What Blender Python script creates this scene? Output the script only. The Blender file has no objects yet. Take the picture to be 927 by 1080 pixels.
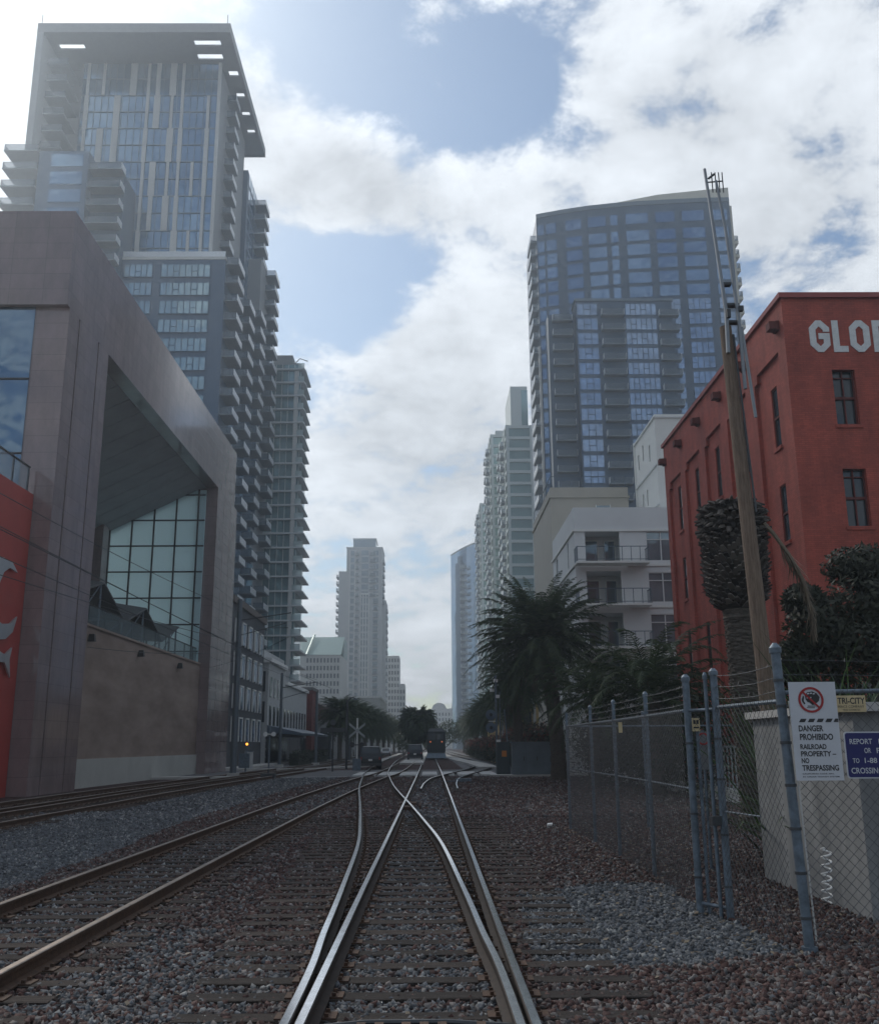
import bpy, math, random
import numpy as np
from mathutils import Matrix, Vector
rng = np.random.default_rng(7); random.seed(7)
S = bpy.context.scene; COL = S.collection
R = math.radians
# ------------------------------------------------------------ camera
F, CX, CY, EYE = 1020., 463.5, 540., 1.9
_a = np.array([(454.-CX)/F, -(786.-CY)/F, -1.]); _a /= np.linalg.norm(_a)
_s = -0.0067; _u = np.array([_s, 1, -(_a[0]*_s+_a[1])/_a[2]]); _u /= np.linalg.norm(_u)
RM = np.stack([np.cross(_a, _u), _a, _u]); CAM = np.array([0, 0, EYE])
cam = bpy.data.objects.new('camera', bpy.data.cameras.new('camera')); COL.objects.link(cam)
cam.matrix_world = Matrix([list(RM[0])+[0], list(RM[1])+[0], list(RM[2])+[EYE], [0, 0, 0, 1]])
cam.data.sensor_fit = 'HORIZONTAL'; cam.data.sensor_width = 36; cam.data.lens = 36*F/927
cam.data.clip_end = 6000; cam.data.clip_start = 0.05; S.camera = cam
def ray(px, py): return RM @ np.array([(px-CX)/F, -(py-CY)/F, -1.])
def gp(px, py, z=0.): d = ray(px, py); return CAM + d*((z-EYE)/d[2])     # point at height z
def yp(px, py, Y): d = ray(px, py); return CAM + d*(Y/d[1])              # point on the plane y = Y
def xp(px, py, X): d = ray(px, py); return CAM + d*(X/d[0])              # point on the plane x = X
# ------------------------------------------------------------ world, sun, exposure
SUN_EL, SUN_AZ = 37., -32.          # degrees; azimuth from +Y towards +X
HAZE = .0011
S.view_settings.view_transform = 'Standard'; S.view_settings.look = 'None'
S.view_settings.gamma = 1; S.view_settings.use_curve_mapping = False
S.view_settings.exposure = 0.76
W = bpy.data.worlds.new('World'); S.world = W; W.use_nodes = True
N, L = W.node_tree.nodes, W.node_tree.links; N.clear()
def nd(t, **k):
    n = N.new(t)
    for a, b in k.items():
        if a.startswith('i_'): n.inputs[int(a[2:])].default_value = b
        else: setattr(n, a, b)
    return n
def mth(op, a, b=None, c=None, clamp=False):
    n = N.new('ShaderNodeMath'); n.operation = op; n.use_clamp = clamp
    for i, v in enumerate((a, b, c)):
        if v is None: continue
        if isinstance(v, (int, float)): n.inputs[i].default_value = v
        else: L.new(v, n.inputs[i])
    return n.outputs[0]
tc = nd('ShaderNodeTexCoord'); nrm = nd('ShaderNodeVectorMath', operation='NORMALIZE'); L.new(tc.outputs['Generated'], nrm.inputs[0])
DIR = nrm.outputs[0]
sky = nd('ShaderNodeTexSky', sky_type='NISHITA', sun_disc=False, sun_elevation=R(SUN_EL), sun_rotation=R(SUN_AZ), air_density=1.0, dust_density=1.2, ozone_density=1.0)
sep = nd('ShaderNodeSeparateXYZ'); L.new(DIR, sep.inputs[0])
zc = mth('ADD', mth('MAXIMUM', sep.outputs[2], 0.0), 0.28)
cmb = nd('ShaderNodeCombineXYZ'); L.new(mth('DIVIDE', sep.outputs[0], zc), cmb.inputs[0]); L.new(mth('DIVIDE', sep.outputs[1], zc), cmb.inputs[1])
mp = nd('ShaderNodeMapping'); mp.inputs['Location'].default_value = (3.1, 1.7, 0.4); L.new(cmb.outputs[0], mp.inputs[0])
n1 = nd('ShaderNodeTexNoise'); n1.inputs['Scale'].default_value = 5.4; n1.inputs['Detail'].default_value = 14; n1.inputs['Roughness'].default_value = 0.66; n1.inputs['Distortion'].default_value = 0.15
L.new(mp.outputs[0], n1.inputs['Vector'])
n2 = nd('ShaderNodeTexNoise'); n2.inputs['Scale'].default_value = 2.4; n2.inputs['Detail'].default_value = 7; n2.inputs['Roughness'].default_value = .55
mp2 = nd('ShaderNodeMapping'); mp2.inputs['Location'].default_value = (9.3, -4.2, 2); L.new(cmb.outputs[0], mp2.inputs[0]); L.new(mp2.outputs[0], n2.inputs['Vector'])
cov = mth('MULTIPLY', mth('SUBTRACT', n1.outputs['Fac'], 0.5), 4.6)
cov = mth('ADD', cov, 0.28)
# gaps of blue (-) and banks of cloud (+), each at a compass direction and height: (direction, angular radius in degrees, amount)
def dirpx(px, py): d = ray(px, py); return d/np.linalg.norm(d)
BL = [(dirpx(400,60),5.4,-.95),(dirpx(480,125),4.4,-.75),(dirpx(350,30),3.5,-.5),(dirpx(330,120),2.6,-.2),(dirpx(540,60),3.4,-.35),(dirpx(335,300),4.6,-.95),(dirpx(400,300),3.6,-.7),(dirpx(500,275),3.0,-.45),
      (dirpx(330,430),2.5,-.3),(dirpx(590,150),2.2,-.2),(dirpx(905,400),2,-.3),(dirpx(320,560),3,-.1),(dirpx(420,595),3,-.28),(dirpx(360,350),3,-.2),
      (dirpx(330,180),3.6,1.0),(dirpx(390,205),3.2,.95),(dirpx(460,215),3.4,.85),(dirpx(290,90),3,.25),(dirpx(455,25),2.2,.75),(dirpx(470,85),1.4,.5),(dirpx(700,110),8,.45),(dirpx(430,370),3.6,.75),(dirpx(520,330),4.5,.5),(dirpx(440,470),7,.6),
      (dirpx(880,240),9,.3),(dirpx(20,60),9,.5),(dirpx(430,700),8,.35),(dirpx(520,230),3,.3)]
for d, rad, amt in BL:
    dn = nd('ShaderNodeVectorMath', operation='DOT_PRODUCT'); L.new(DIR, dn.inputs[0]); dn.inputs[1].default_value = tuple(d)
    k = 1/(1-math.cos(R(rad)))
    e = mth('EXPONENT', mth('MULTIPLY', mth('SUBTRACT', dn.outputs['Value'], 1.0), k))
    cov = mth('MULTIPLY_ADD', e, amt, cov)
mr = nd('ShaderNodeMapRange', interpolation_type='SMOOTHSTEP'); L.new(cov, mr.inputs[0]); mr.inputs[1].default_value = -0.15; mr.inputs[2].default_value = 0.62
sd = np.array([math.sin(R(SUN_AZ))*math.cos(R(SUN_EL)), math.cos(R(SUN_AZ))*math.cos(R(SUN_EL)), math.sin(R(SUN_EL))])
ds = nd('ShaderNodeVectorMath', operation='DOT_PRODUCT'); L.new(DIR, ds.inputs[0]); ds.inputs[1].default_value = tuple(sd)
tow = mth('MULTIPLY_ADD', ds.outputs['Value'], 0.5, 0.5)                       # 0 away from the sun, 1 towards it
glow = mth('ADD', mth('MULTIPLY', mth('POWER', mth('MAXIMUM', tow, 0.0001), 22.0), 0.03), mth('MULTIPLY', mth('POWER', mth('MAXIMUM', tow, .0001), 3.0), 0.26))
base = mth('ADD', glow, 0.355)
ring = mth('ADD', mth('MULTIPLY_ADD', mth('SUBTRACT', n2.outputs['Fac'], 0.5), 1.0, 1.0), mth('MULTIPLY', mth('SUBTRACT', n1.outputs['Fac'], 0.5), 2.0))
thick = nd('ShaderNodeMapRange'); L.new(cov, thick.inputs[0]); thick.inputs[1].default_value = .3; thick.inputs[2].default_value = 1.5; thick.inputs[3].default_value = 1.0; thick.inputs[4].default_value = 0.86
cl = mth('MULTIPLY', mth('MULTIPLY', base, ring), thick.outputs[0])
cc = nd('ShaderNodeVectorMath', operation='SCALE'); cc.inputs[0].default_value = (0.93, 0.98, 1.04); L.new(cl, cc.inputs['Scale'])
tin = nd('ShaderNodeVectorMath', operation='MULTIPLY'); L.new(sky.outputs[0], tin.inputs[0]); tin.inputs[1].default_value = (.84, 1.0, 1.10)
skl = nd('ShaderNodeVectorMath', operation='SCALE'); L.new(tin.outputs[0], skl.inputs[0]); skl.inputs['Scale'].default_value = 0.060
mx = nd('ShaderNodeMix', data_type='RGBA'); L.new(mr.outputs[0], mx.inputs[0]); L.new(skl.outputs[0], mx.inputs[6]); L.new(cc.outputs[0], mx.inputs[7])
bg = nd('ShaderNodeBackground'); L.new(mx.outputs[2], bg.inputs[0]); bg.inputs[1].default_value = 1.0
out = nd('ShaderNodeOutputWorld'); L.new(bg.outputs[0], out.inputs[0])
sl = bpy.data.lights.new('sun', 'SUN'); sl.energy = 1.3; sl.angle = R(11); sl.color = (1, .94, .86)
so = bpy.data.objects.new('sun', sl); COL.objects.link(so); so.rotation_euler = Vector(-sd).to_track_quat('-Z', 'Y').to_euler()
# ------------------------------------------------------------ materials
MATS = {}
def mat(name, col, rough=.8, metal=0., var=.0, vscale=1.5, bump=0., bscale=30., spec=.5, col2=None, stretch=(1, 1, 1)):
    """plain surface with wear: two noise layers vary the colour, one bumps it"""
    if name in MATS: return MATS[name]
    m = bpy.data.materials.new(name); m.use_nodes = True; MATS[name] = m
    n, l = m.node_tree.nodes, m.node_tree.links; b = n['Principled BSDF']
    b.inputs['Roughness'].default_value = rough; b.inputs['Metallic'].default_value = metal
    b.inputs['Specular IOR Level'].default_value = spec; b.inputs['Base Color'].default_value = (*col, 1)
    g = n.new('ShaderNodeNewGeometry'); mpn = n.new('ShaderNodeMapping'); l.new(g.outputs['Position'], mpn.inputs[0]); mpn.inputs['Scale'].default_value = stretch
    if var or col2:
        t = n.new('ShaderNodeTexNoise'); t.inputs['Scale'].default_value = vscale; t.inputs['Detail'].default_value = 8; t.inputs['Roughness'].default_value = .65
        l.new(mpn.outputs[0], t.inputs['Vector'])
        r = n.new('ShaderNodeValToRGB'); r.color_ramp.elements[0].position = .32; r.color_ramp.elements[1].position = .7
        c2 = col2 if col2 else tuple(min(1, c*(1+var)) for c in col)
        c1 = tuple(c*(1-var) for c in col) if not col2 else col
        r.color_ramp.elements[0].color = (*c1, 1); r.color_ramp.elements[1].color = (*c2, 1)
        l.new(t.outputs['Fac'], r.inputs[0]); l.new(r.outputs[0], b.inputs['Base Color'])
    if bump:
        t2 = n.new('ShaderNodeTexNoise'); t2.inputs['Scale'].default_value = bscale; t2.inputs['Detail'].default_value = 6
        l.new(mpn.outputs[0], t2.inputs['Vector'])
        bp = n.new('ShaderNodeBump'); bp.inputs['Strength'].default_value = bump; bp.inputs['Distance'].default_value = .02
        l.new(t2.outputs['Fac'], bp.inputs['Height']); l.new(bp.outputs[0], b.inputs['Normal'])
    return m
def glass(name, col, rough=.06, metal=.55, var=.25, vs=.35):
    """coated window glass seen from outside: reflects the sky, each pane bends it a little"""
    m = mat(name, col, rough, metal, var=var, vscale=vs)
    n, l = m.node_tree.nodes, m.node_tree.links
    if 'wav' not in n:
        g = n.new('ShaderNodeNewGeometry'); t = n.new('ShaderNodeTexNoise'); t.name = 'wav'; t.inputs['Scale'].default_value = .45; t.inputs['Detail'].default_value = 2
        l.new(g.outputs['Position'], t.inputs['Vector']); bp = n.new('ShaderNodeBump'); bp.inputs['Strength'].default_value = .25; bp.inputs['Distance'].default_value = .15
        l.new(t.outputs['Fac'], bp.inputs['Height']); l.new(bp.outputs[0], n['Principled BSDF'].inputs['Normal'])
    return m
def tiles(name, col, mortar, w, h, rough, ms=.02, var=.12, spec=.5, bump=.3, plane='YZ', metal=0., wear=.25):
    """slabs or boards with joints, laid out on a wall plane in metres"""
    if name in MATS: return MATS[name]
    m = mat(name, col, rough, metal, spec=spec); n, l = m.node_tree.nodes, m.node_tree.links; b = n['Principled BSDF']
    g = n.new('ShaderNodeNewGeometry'); s = n.new('ShaderNodeSeparateXYZ'); l.new(g.outputs['Position'], s.inputs[0])
    a = n.new('ShaderNodeMath'); a.operation = 'ADD'; l.new(s.outputs[0], a.inputs[0]); l.new(s.outputs[1], a.inputs[1])
    c = n.new('ShaderNodeCombineXYZ'); l.new(a.outputs[0], c.inputs[0]); l.new(s.outputs[2], c.inputs[1])
    if plane == 'XY': l.new(s.outputs[1], c.inputs[1]); l.new(s.outputs[0], c.inputs[0])
    br = n.new('ShaderNodeTexBrick'); br.offset = 0 if plane != 'BR' else .5; l.new(c.outputs[0], br.inputs['Vector']); br.inputs['Scale'].default_value = 1
    br.inputs['Brick Width'].default_value = w; br.inputs['Row Height'].default_value = h; br.inputs['Mortar Size'].default_value = ms; br.inputs['Mortar Smooth'].default_value = .2
    br.inputs['Color1'].default_value = (*[x*(1-var) for x in col], 1); br.inputs['Color2'].default_value = (*[x*(1+var) for x in col], 1); br.inputs['Mortar'].default_value = (*mortar, 1)
    t = n.new('ShaderNodeTexNoise'); t.inputs['Scale'].default_value = 1.1; t.inputs['Detail'].default_value = 11; t.inputs['Roughness'].default_value = .72; mpn = n.new('ShaderNodeMapping'); mpn.inputs['Scale'].default_value = (1, 1, .38); l.new(g.outputs['Position'], mpn.inputs[0]); l.new(mpn.outputs[0], t.inputs['Vector'])
    mr = n.new('ShaderNodeMapRange'); l.new(t.outputs['Fac'], mr.inputs[0]); mr.inputs[1].default_value = .25; mr.inputs[2].default_value = .75; mr.inputs[3].default_value = 1-wear; mr.inputs[4].default_value = 1+wear
    v = n.new('ShaderNodeVectorMath'); v.operation = 'SCALE'; l.new(br.outputs[0], v.inputs[0]); l.new(mr.outputs[0], v.inputs['Scale']); l.new(v.outputs[0], b.inputs['Base Color'])
    if bump:
        bp = n.new('ShaderNodeBump'); bp.inputs['Strength'].default_value = bump; bp.inputs['Distance'].default_value = .01; bp.invert = True
        l.new(br.outputs['Fac'], bp.inputs['Height']); l.new(bp.outputs[0], b.inputs['Normal'])
    return m
def stone_mat(name, cols, wear=.35):
    """loose stones: every stone (mesh island) its own colour from the ramp"""
    m = mat(name, cols[0], .85, bump=.4, bscale=60); n, l = m.node_tree.nodes, m.node_tree.links; b = n['Principled BSDF']
    g = n.new('ShaderNodeNewGeometry'); r = n.new('ShaderNodeValToRGB'); l.new(g.outputs['Random Per Island'], r.inputs[0])
    e = r.color_ramp.elements; e[0].color = (*cols[0], 1); e[1].color = (*cols[-1], 1); e[1].position = .97
    for i, c in enumerate(cols[1:-1]): x = e.new((i+1)/(len(cols)-1)); x.color = (*c, 1)
    l.new(r.outputs[0], b.inputs['Base Color']); return m
def ground_mat(name, cols, cell=.05, patch=None, bump=.9):
    m = mat(name, cols[0], .95); n, l = m.node_tree.nodes, m.node_tree.links; b = n['Principled BSDF']; b.inputs['Specular IOR Level'].default_value = .2
    g = n.new('ShaderNodeNewGeometry'); v = n.new('ShaderNodeTexVoronoi'); v.inputs['Scale'].default_value = 1/cell; l.new(g.outputs['Position'], v.inputs['Vector'])
    sx = n.new('ShaderNodeSeparateColor'); l.new(v.outputs['Color'], sx.inputs[0])
    t = n.new('ShaderNodeTexNoise'); t.inputs['Scale'].default_value = .9; t.inputs['Detail'].default_value = 8; t.inputs['Roughness'].default_value = .7; l.new(g.outputs['Position'], t.inputs['Vector'])
    ad = n.new('ShaderNodeMath'); ad.operation = 'MULTIPLY_ADD'; l.new(sx.outputs[0], ad.inputs[0]); ad.inputs[1].default_value = .55; 
    t_ = n.new('ShaderNodeMath'); t_.operation = 'MULTIPLY_ADD'; l.new(t.outputs['Fac'], t_.inputs[0]); t_.inputs[1].default_value = .9; t_.inputs[2].default_value = -.22; l.new(t_.outputs[0], ad.inputs[2])
    r = n.new('ShaderNodeValToRGB'); l.new(ad.outputs[0], r.inputs[0]); e = r.color_ramp.elements; e[0].color = (*cols[0], 1); e[1].color = (*cols[-1], 1)
    for i, c in enumerate(cols[1:-1]): x = e.new((i+1)/(len(cols)-1)); x.color = (*c, 1)
    l.new(r.outputs[0], b.inputs['Base Color'])
    bp = n.new('ShaderNodeBump'); bp.inputs['Strength'].default_value = bump; bp.inputs['Distance'].default_value = cell*.6; bp.invert = True
    l.new(v.outputs['Distance'], bp.inputs['Height']); l.new(bp.outputs[0], b.inputs['Normal']); return m
def leaf_mat(name, c1, c2, sc=1.3):
    m = mat(name, c1, .55, spec=.35); n, l = m.node_tree.nodes, m.node_tree.links; b = n['Principled BSDF']
    g = n.new('ShaderNodeNewGeometry'); r = n.new('ShaderNodeValToRGB'); l.new(g.outputs['Random Per Island'], r.inputs[0])
    r.color_ramp.elements[0].color = (*c1, 1); r.color_ramp.elements[1].color = (*c2, 1); l.new(r.outputs[0], b.inputs['Base Color'])
    tr = n.new('ShaderNodeBsdfTranslucent'); l.new(r.outputs[0], tr.inputs[0]); ms = n.new('ShaderNodeMixShader'); ms.inputs[0].default_value = .3
    l.new(b.outputs[0], ms.inputs[1]); l.new(tr.outputs[0], ms.inputs[2]); l.new(ms.outputs[0], n['Material Output'].inputs[0]); return m
def railing_glass(name, tint, dens=.55, trans=True):
    m = mat(name, tint, .2, spec=.6); n, l = m.node_tree.nodes, m.node_tree.links; b = n['Principled BSDF']
    tl = n.new('ShaderNodeBsdfTranslucent'); tl.inputs[0].default_value = (*tint, 1)
    m1 = n.new('ShaderNodeMixShader'); m1.inputs[0].default_value = .55; l.new(b.outputs[0], m1.inputs[1]); l.new(tl.outputs[0], m1.inputs[2])
    tp = n.new('ShaderNodeBsdfTransparent'); m2 = n.new('ShaderNodeMixShader'); m2.inputs[0].default_value = dens
    l.new(tp.outputs[0], m2.inputs[1]); l.new(m1.outputs[0], m2.inputs[2]); l.new(m2.outputs[0], n['Material Output'].inputs[0]); return m
def emit(name, col, st):
    m = mat(name, col, .5); b = m.node_tree.nodes['Principled BSDF']; b.inputs['Emission Color'].default_value = (*col, 1); b.inputs['Emission Strength'].default_value = st; return m
# ------------------------------------------------------------ mesh builder
class MB:
    def __init__(s): s.v, s.f, s.m, s.n = [], [], [], 0
    def add(s, v, f, mi=0):
        o = s.n; s.v.extend([tuple(map(float, p)) for p in v]); s.n += len(v)
        s.f.extend([tuple(i+o for i in q) for q in f]); s.m.extend([mi]*len(f)); return s
    def box(s, x0, x1, y0, y1, z0, z1, mi=0):
        x0, x1 = min(x0, x1), max(x0, x1); y0, y1 = min(y0, y1), max(y0, y1); z0, z1 = min(z0, z1), max(z0, z1)
        return s.add([(x0,y0,z0),(x1,y0,z0),(x1,y1,z0),(x0,y1,z0),(x0,y0,z1),(x1,y0,z1),(x1,y1,z1),(x0,y1,z1)],
                     [(0,3,2,1),(4,5,6,7),(0,1,5,4),(1,2,6,5),(2,3,7,6),(3,0,4,7)], mi)
    def cbox(s, c, e, rz=0., mi=0, taper=1.):
        cs, sn = math.cos(rz), math.sin(rz); vs = []
        for dz in (-1, 1):
            k = taper if dz > 0 else 1
            for dx, dy in ((-1,-1),(1,-1),(1,1),(-1,1)):
                x, y = dx*e[0]/2*k, dy*e[1]/2*k; vs.append((c[0]+x*cs-y*sn, c[1]+x*sn+y*cs, c[2]+dz*e[2]/2))
        return s.add(vs, [(0,3,2,1),(4,5,6,7),(0,1,5,4),(1,2,6,5),(2,3,7,6),(3,0,4,7)], mi)
    def prism(s, poly, d, mi=0):
        """polygon (3D points) extruded by vector d"""
        n = len(poly); q = [tuple(np.add(p, d)) for p in poly]
        return s.add(list(poly)+q, [tuple(range(n-1, -1, -1)), tuple(range(n, 2*n))]+[(i, (i+1) % n, n+(i+1) % n, n+i) for i in range(n)], mi)
    def tube(s, pts, r, n=8, mi=0, caps=True):
        pts = [np.array(p, float) for p in pts]; m = len(pts); rr = r if hasattr(r, '__len__') else [r]*m; vs = []; up0 = None
        for i, p in enumerate(pts):
            t = pts[min(i+1, m-1)]-pts[max(i-1, 0)]; t /= np.linalg.norm(t)+1e-9
            if up0 is None: up0 = np.array([0, 0, 1.]) if abs(t[2]) < .9 else np.array([1., 0, 0])
            a = np.cross(up0, t); a /= np.linalg.norm(a)+1e-9; b = np.cross(t, a); up0 = b if abs(np.dot(b, t)) < .5 else up0
            for k in range(n):
                an = 2*math.pi*k/n; vs.append(p+rr[i]*(math.cos(an)*a+math.sin(an)*b))
        f = [(i*n+k, i*n+(k+1) % n, (i+1)*n+(k+1) % n, (i+1)*n+k) for i in range(m-1) for k in range(n)]
        if caps: f += [tuple(range(n-1, -1, -1)), tuple(range((m-1)*n, m*n))]
        return s.add(vs, f, mi)
    def grid_slab(s, xs, ys, z0, z1, holes, mi=0):
        xs = sorted(set(xs+[h[0] for h in holes]+[h[1] for h in holes])); ys = sorted(set(ys+[h[2] for h in holes]+[h[3] for h in holes]))
        ok = lambda i, j: 0 <= i < len(xs)-1 and 0 <= j < len(ys)-1 and not any(h[0] <= (xs[i]+xs[i+1])/2 <= h[1] and h[2] <= (ys[j]+ys[j+1])/2 <= h[3] for h in holes)
        for i in range(len(xs)-1):
            for j in range(len(ys)-1):
                if not ok(i, j): continue
                a, b, c, d = xs[i], xs[i+1], ys[j], ys[j+1]
                s.add([(a,c,z0),(b,c,z0),(b,d,z0),(a,d,z0)], [(3,2,1,0)], mi); s.add([(a,c,z1),(b,c,z1),(b,d,z1),(a,d,z1)], [(0,1,2,3)], mi)
                for (di, dj, q) in ((-1,0,[(a,d),(a,c)]),(1,0,[(b,c),(b,d)]),(0,-1,[(a,c),(b,c)]),(0,1,[(b,d),(a,d)])):
                    if not ok(i+di, j+dj): (p1, p2) = q; s.add([(*p1,z0),(*p2,z0),(*p2,z1),(*p1,z1)], [(0,1,2,3)], mi)
        return s
    def wall(s, p0, p1, z0, z1, t, holes, mi=0):
        """upright wall from p0 to p1 (plan), thickness t to the left of p0->p1 (away from the viewer's face), with rectangular holes (u0,u1,z0,z1)"""
        p0 = np.array(p0, float); p1 = np.array(p1, float); Ln = np.linalg.norm(p1-p0); e = (p1-p0)/Ln; nn = np.array([-e[1], e[0]])
        us = sorted(set([0, Ln]+[h[0] for h in holes]+[h[1] for h in holes])); zs = sorted(set([z0, z1]+[h[2] for h in holes]+[h[3] for h in holes]))
        ok = lambda i, j: 0 <= i < len(us)-1 and 0 <= j < len(zs)-1 and not any(h[0] <= (us[i]+us[i+1])/2 <= h[1] and h[2] <= (zs[j]+zs[j+1])/2 <= h[3] for h in holes)
        P = lambda u, w, z: (*(p0+e*u+nn*w), z)
        for i in range(len(us)-1):
            for j in range(len(zs)-1):
                if not ok(i, j): continue
                a, b, c, d = us[i], us[i+1], zs[j], zs[j+1]
                s.add([P(a,0,c),P(b,0,c),P(b,0,d),P(a,0,d)], [(0,1,2,3)], mi); s.add([P(a,t,c),P(b,t,c),P(b,t,d),P(a,t,d)], [(3,2,1,0)], mi)
                if not ok(i-1, j): s.add([P(a,0,c),P(a,0,d),P(a,t,d),P(a,t,c)], [(0,1,2,3)], mi)
                if not ok(i+1, j): s.add([P(b,0,c),P(b,t,c),P(b,t,d),P(b,0,d)], [(0,1,2,3)], mi)
                if not ok(i, j-1): s.add([P(a,0,c),P(a,t,c),P(b,t,c),P(b,0,c)], [(0,1,2,3)], mi)
                if not ok(i, j+1): s.add([P(a,0,d),P(b,0,d),P(b,t,d),P(a,t,d)], [(0,1,2,3)], mi)
        return s
    def build(s, name, mats, parent=None, smooth=False):
        me = bpy.data.meshes.new(name); off = np.array(wloc(parent)) if parent else np.zeros(3)
        v = np.array(s.v, dtype=float).reshape(-1, 3)-off
        me.from_pydata(v.tolist(), [], s.f); mats = mats if isinstance(mats, (list, tuple)) else [mats]
        for m in mats: me.materials.append(m)
        if len(mats) > 1: me.polygons.foreach_set('material_index', s.m)
        if smooth: me.polygons.foreach_set('use_smooth', [True]*len(me.polygons))
        me.update(); o = bpy.data.objects.new(name, me); COL.objects.link(o)
        if parent: o.parent = parent
        return o
WL = {}
def wloc(o):
    """world position of a thing; parts sit at their thing's origin"""
    p = np.zeros(3)
    while o is not None: p += np.array(o.location); o = o.parent
    return p
def tag(o, label=None, cat=None, group=None, kind=None):
    if label: o['label'] = label
    if cat: o['category'] = cat
    if group: o['group'] = group
    if kind: o['kind'] = kind
    return o
def thing(name, label, cat, loc=(0, 0, 0), group=None):
    o = bpy.data.objects.new(name, None); COL.objects.link(o); o.location = loc; o.empty_display_size = .3
    return tag(o, label, cat, group)
def struct(name, mb, m): return tag(mb.build(name, m), kind='structure')
def copy_thing(o, loc, label, group=None):
    c = o.copy(); COL.objects.link(c); c.location = loc; c['label'] = label
    if group: c['group'] = group
    for ch in o.children:
        d = ch.copy(); COL.objects.link(d); d.parent = c
        for g in ch.children: e = g.copy(); COL.objects.link(e); e.parent = d
    return c
def many(name, parent, m, items):
    """items: list of MB, largest in the picture first; 100 as parts, the rest as one"""
    for mb in items[:100]: mb.build(name, m, parent)
    if len(items) > 100:
        r = MB()
        for mb in items[100:]:
            o = r.n; r.v += mb.v; r.n += mb.n; r.f += [tuple(i+o for i in q) for q in mb.f]; r.m += mb.m
        tag(r.build(name, m, parent), kind='stuff')
def text_mb(body, x0, x1, z0, z1, y, depth=.004, bold=.0, keep=False):
    """lettering standing on the plane y, facing -Y, fitted to the rectangle"""
    cu = bpy.data.curves.new('t', 'FONT'); cu.body = body; cu.offset = bold; cu.extrude = 0; cu.resolution_u = 3
    ob = bpy.data.objects.new('t', cu); COL.objects.link(ob); dg = bpy.context.evaluated_depsgraph_get(); dg.update()
    me = bpy.data.meshes.new_from_object(ob.evaluated_get(dg)); bpy.data.objects.remove(ob)
    v = np.array([p.co[:] for p in me.vertices]); f = [tuple(p.vertices) for p in me.polygons]; bpy.data.meshes.remove(me)
    mn, mxx = v.min(0), v.max(0); sx = (x1-x0)/(mxx[0]-mn[0]); sz = (z1-z0)/(mxx[1]-mn[1])
    V = [(x0+(p[0]-mn[0])*sx, y-depth, z0+(p[1]-mn[1])*sz) for p in v]
    mb = MB(); mb.add(V, f); return mb
def ribbon(pts, w, closed):
    """flat mitred stroke in 2D; returns quads"""
    P = [np.array(p, float) for p in pts]; n = len(P); out = []
    for i in range(n):
        a = P[i-1] if (i > 0 or closed) else None; b = P[(i+1) % n] if (i < n-1 or closed) else None
        d1 = (P[i]-a)/np.linalg.norm(P[i]-a) if a is not None else None; d2 = (b-P[i])/np.linalg.norm(b-P[i]) if b is not None else None
        if d1 is None: d1 = d2
        if d2 is None: d2 = d1
        n1 = np.array([-d1[1], d1[0]]); n2_ = np.array([-d2[1], d2[0]]); m = n1+n2_; m /= np.linalg.norm(m); k = w/2/max(.3, np.dot(m, n1))
        out.append((P[i]-m*k, P[i]+m*k))
    return out
def ribbon_mb(mb, pts, w, closed, y0, y1, x=0, z=0, mi=0):
    o = ribbon(pts, w, closed); n = len(o); rng_ = range(n if closed else n-1)
    for i in rng_:
        a, b = o[i], o[(i+1) % n]; q = [(a[0][0]+x, y0, a[0][1]+z), (b[0][0]+x, y0, b[0][1]+z), (b[1][0]+x, y0, b[1][1]+z), (a[1][0]+x, y0, a[1][1]+z)]
        mb.prism(q, (0, y1-y0, 0), mi)
# ------------------------------------------------------------ palette
concrete = mat('concrete', (.42,.41,.39), .85, var=.18, vscale=1.2, bump=.3, bscale=25)
conc_dark = mat('dark_concrete', (.16,.155,.15), .9, var=.3, bump=.4)
asphalt = mat('asphalt', (.055,.056,.06), .85, var=.3, vscale=.8, bump=.3, bscale=60)
asphalt2 = mat('street_asphalt', (.10,.10,.105), .85, var=.2, vscale=.4, bump=.3, bscale=60)
panel_c = mat('crossing_concrete', (.50,.50,.49), .8, var=.2, vscale=2)
rust = mat('rail_rust', (.070,.036,.020), .8, .1, var=.4, vscale=9, bump=.4, bscale=70)
railtop = mat('rail_top', (.78,.78,.80), .17, 1.0, var=.15, vscale=6)
rail_side = mat('rail_side_dark', (.030,.020,.015), .8, .1, var=.4, vscale=9)
railtop_dull = mat('rail_top_dull', (.22,.185,.16), .5, .7, var=.3, vscale=8)
steel = mat('galvanised', (.13,.165,.20), .55, .4, var=.38, vscale=9)
steel_dk = mat('dark_steel', (.06,.065,.07), .55, .3, var=.2)
wire_m = mat('wire', (.055,.06,.068), .55, .5)
wire_near = mat('fence_wire', (.10,.105,.115), .5, .5)
wood_sl = mat('sleeper_wood', (.018,.014,.012), .9, col2=(.060,.042,.032), vscale=7, bump=.9, bscale=40, stretch=(.6,6,3))
wood_pole = mat('pole_wood', (.11,.075,.052), .9, col2=(.26,.19,.14), vscale=5, bump=1.0, bscale=14, stretch=(9,9,.6))
white_p = mat('white_paint', (.72,.72,.70), .6, var=.06)
black_p = mat('black_paint', (.02,.02,.022), .5)
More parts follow.
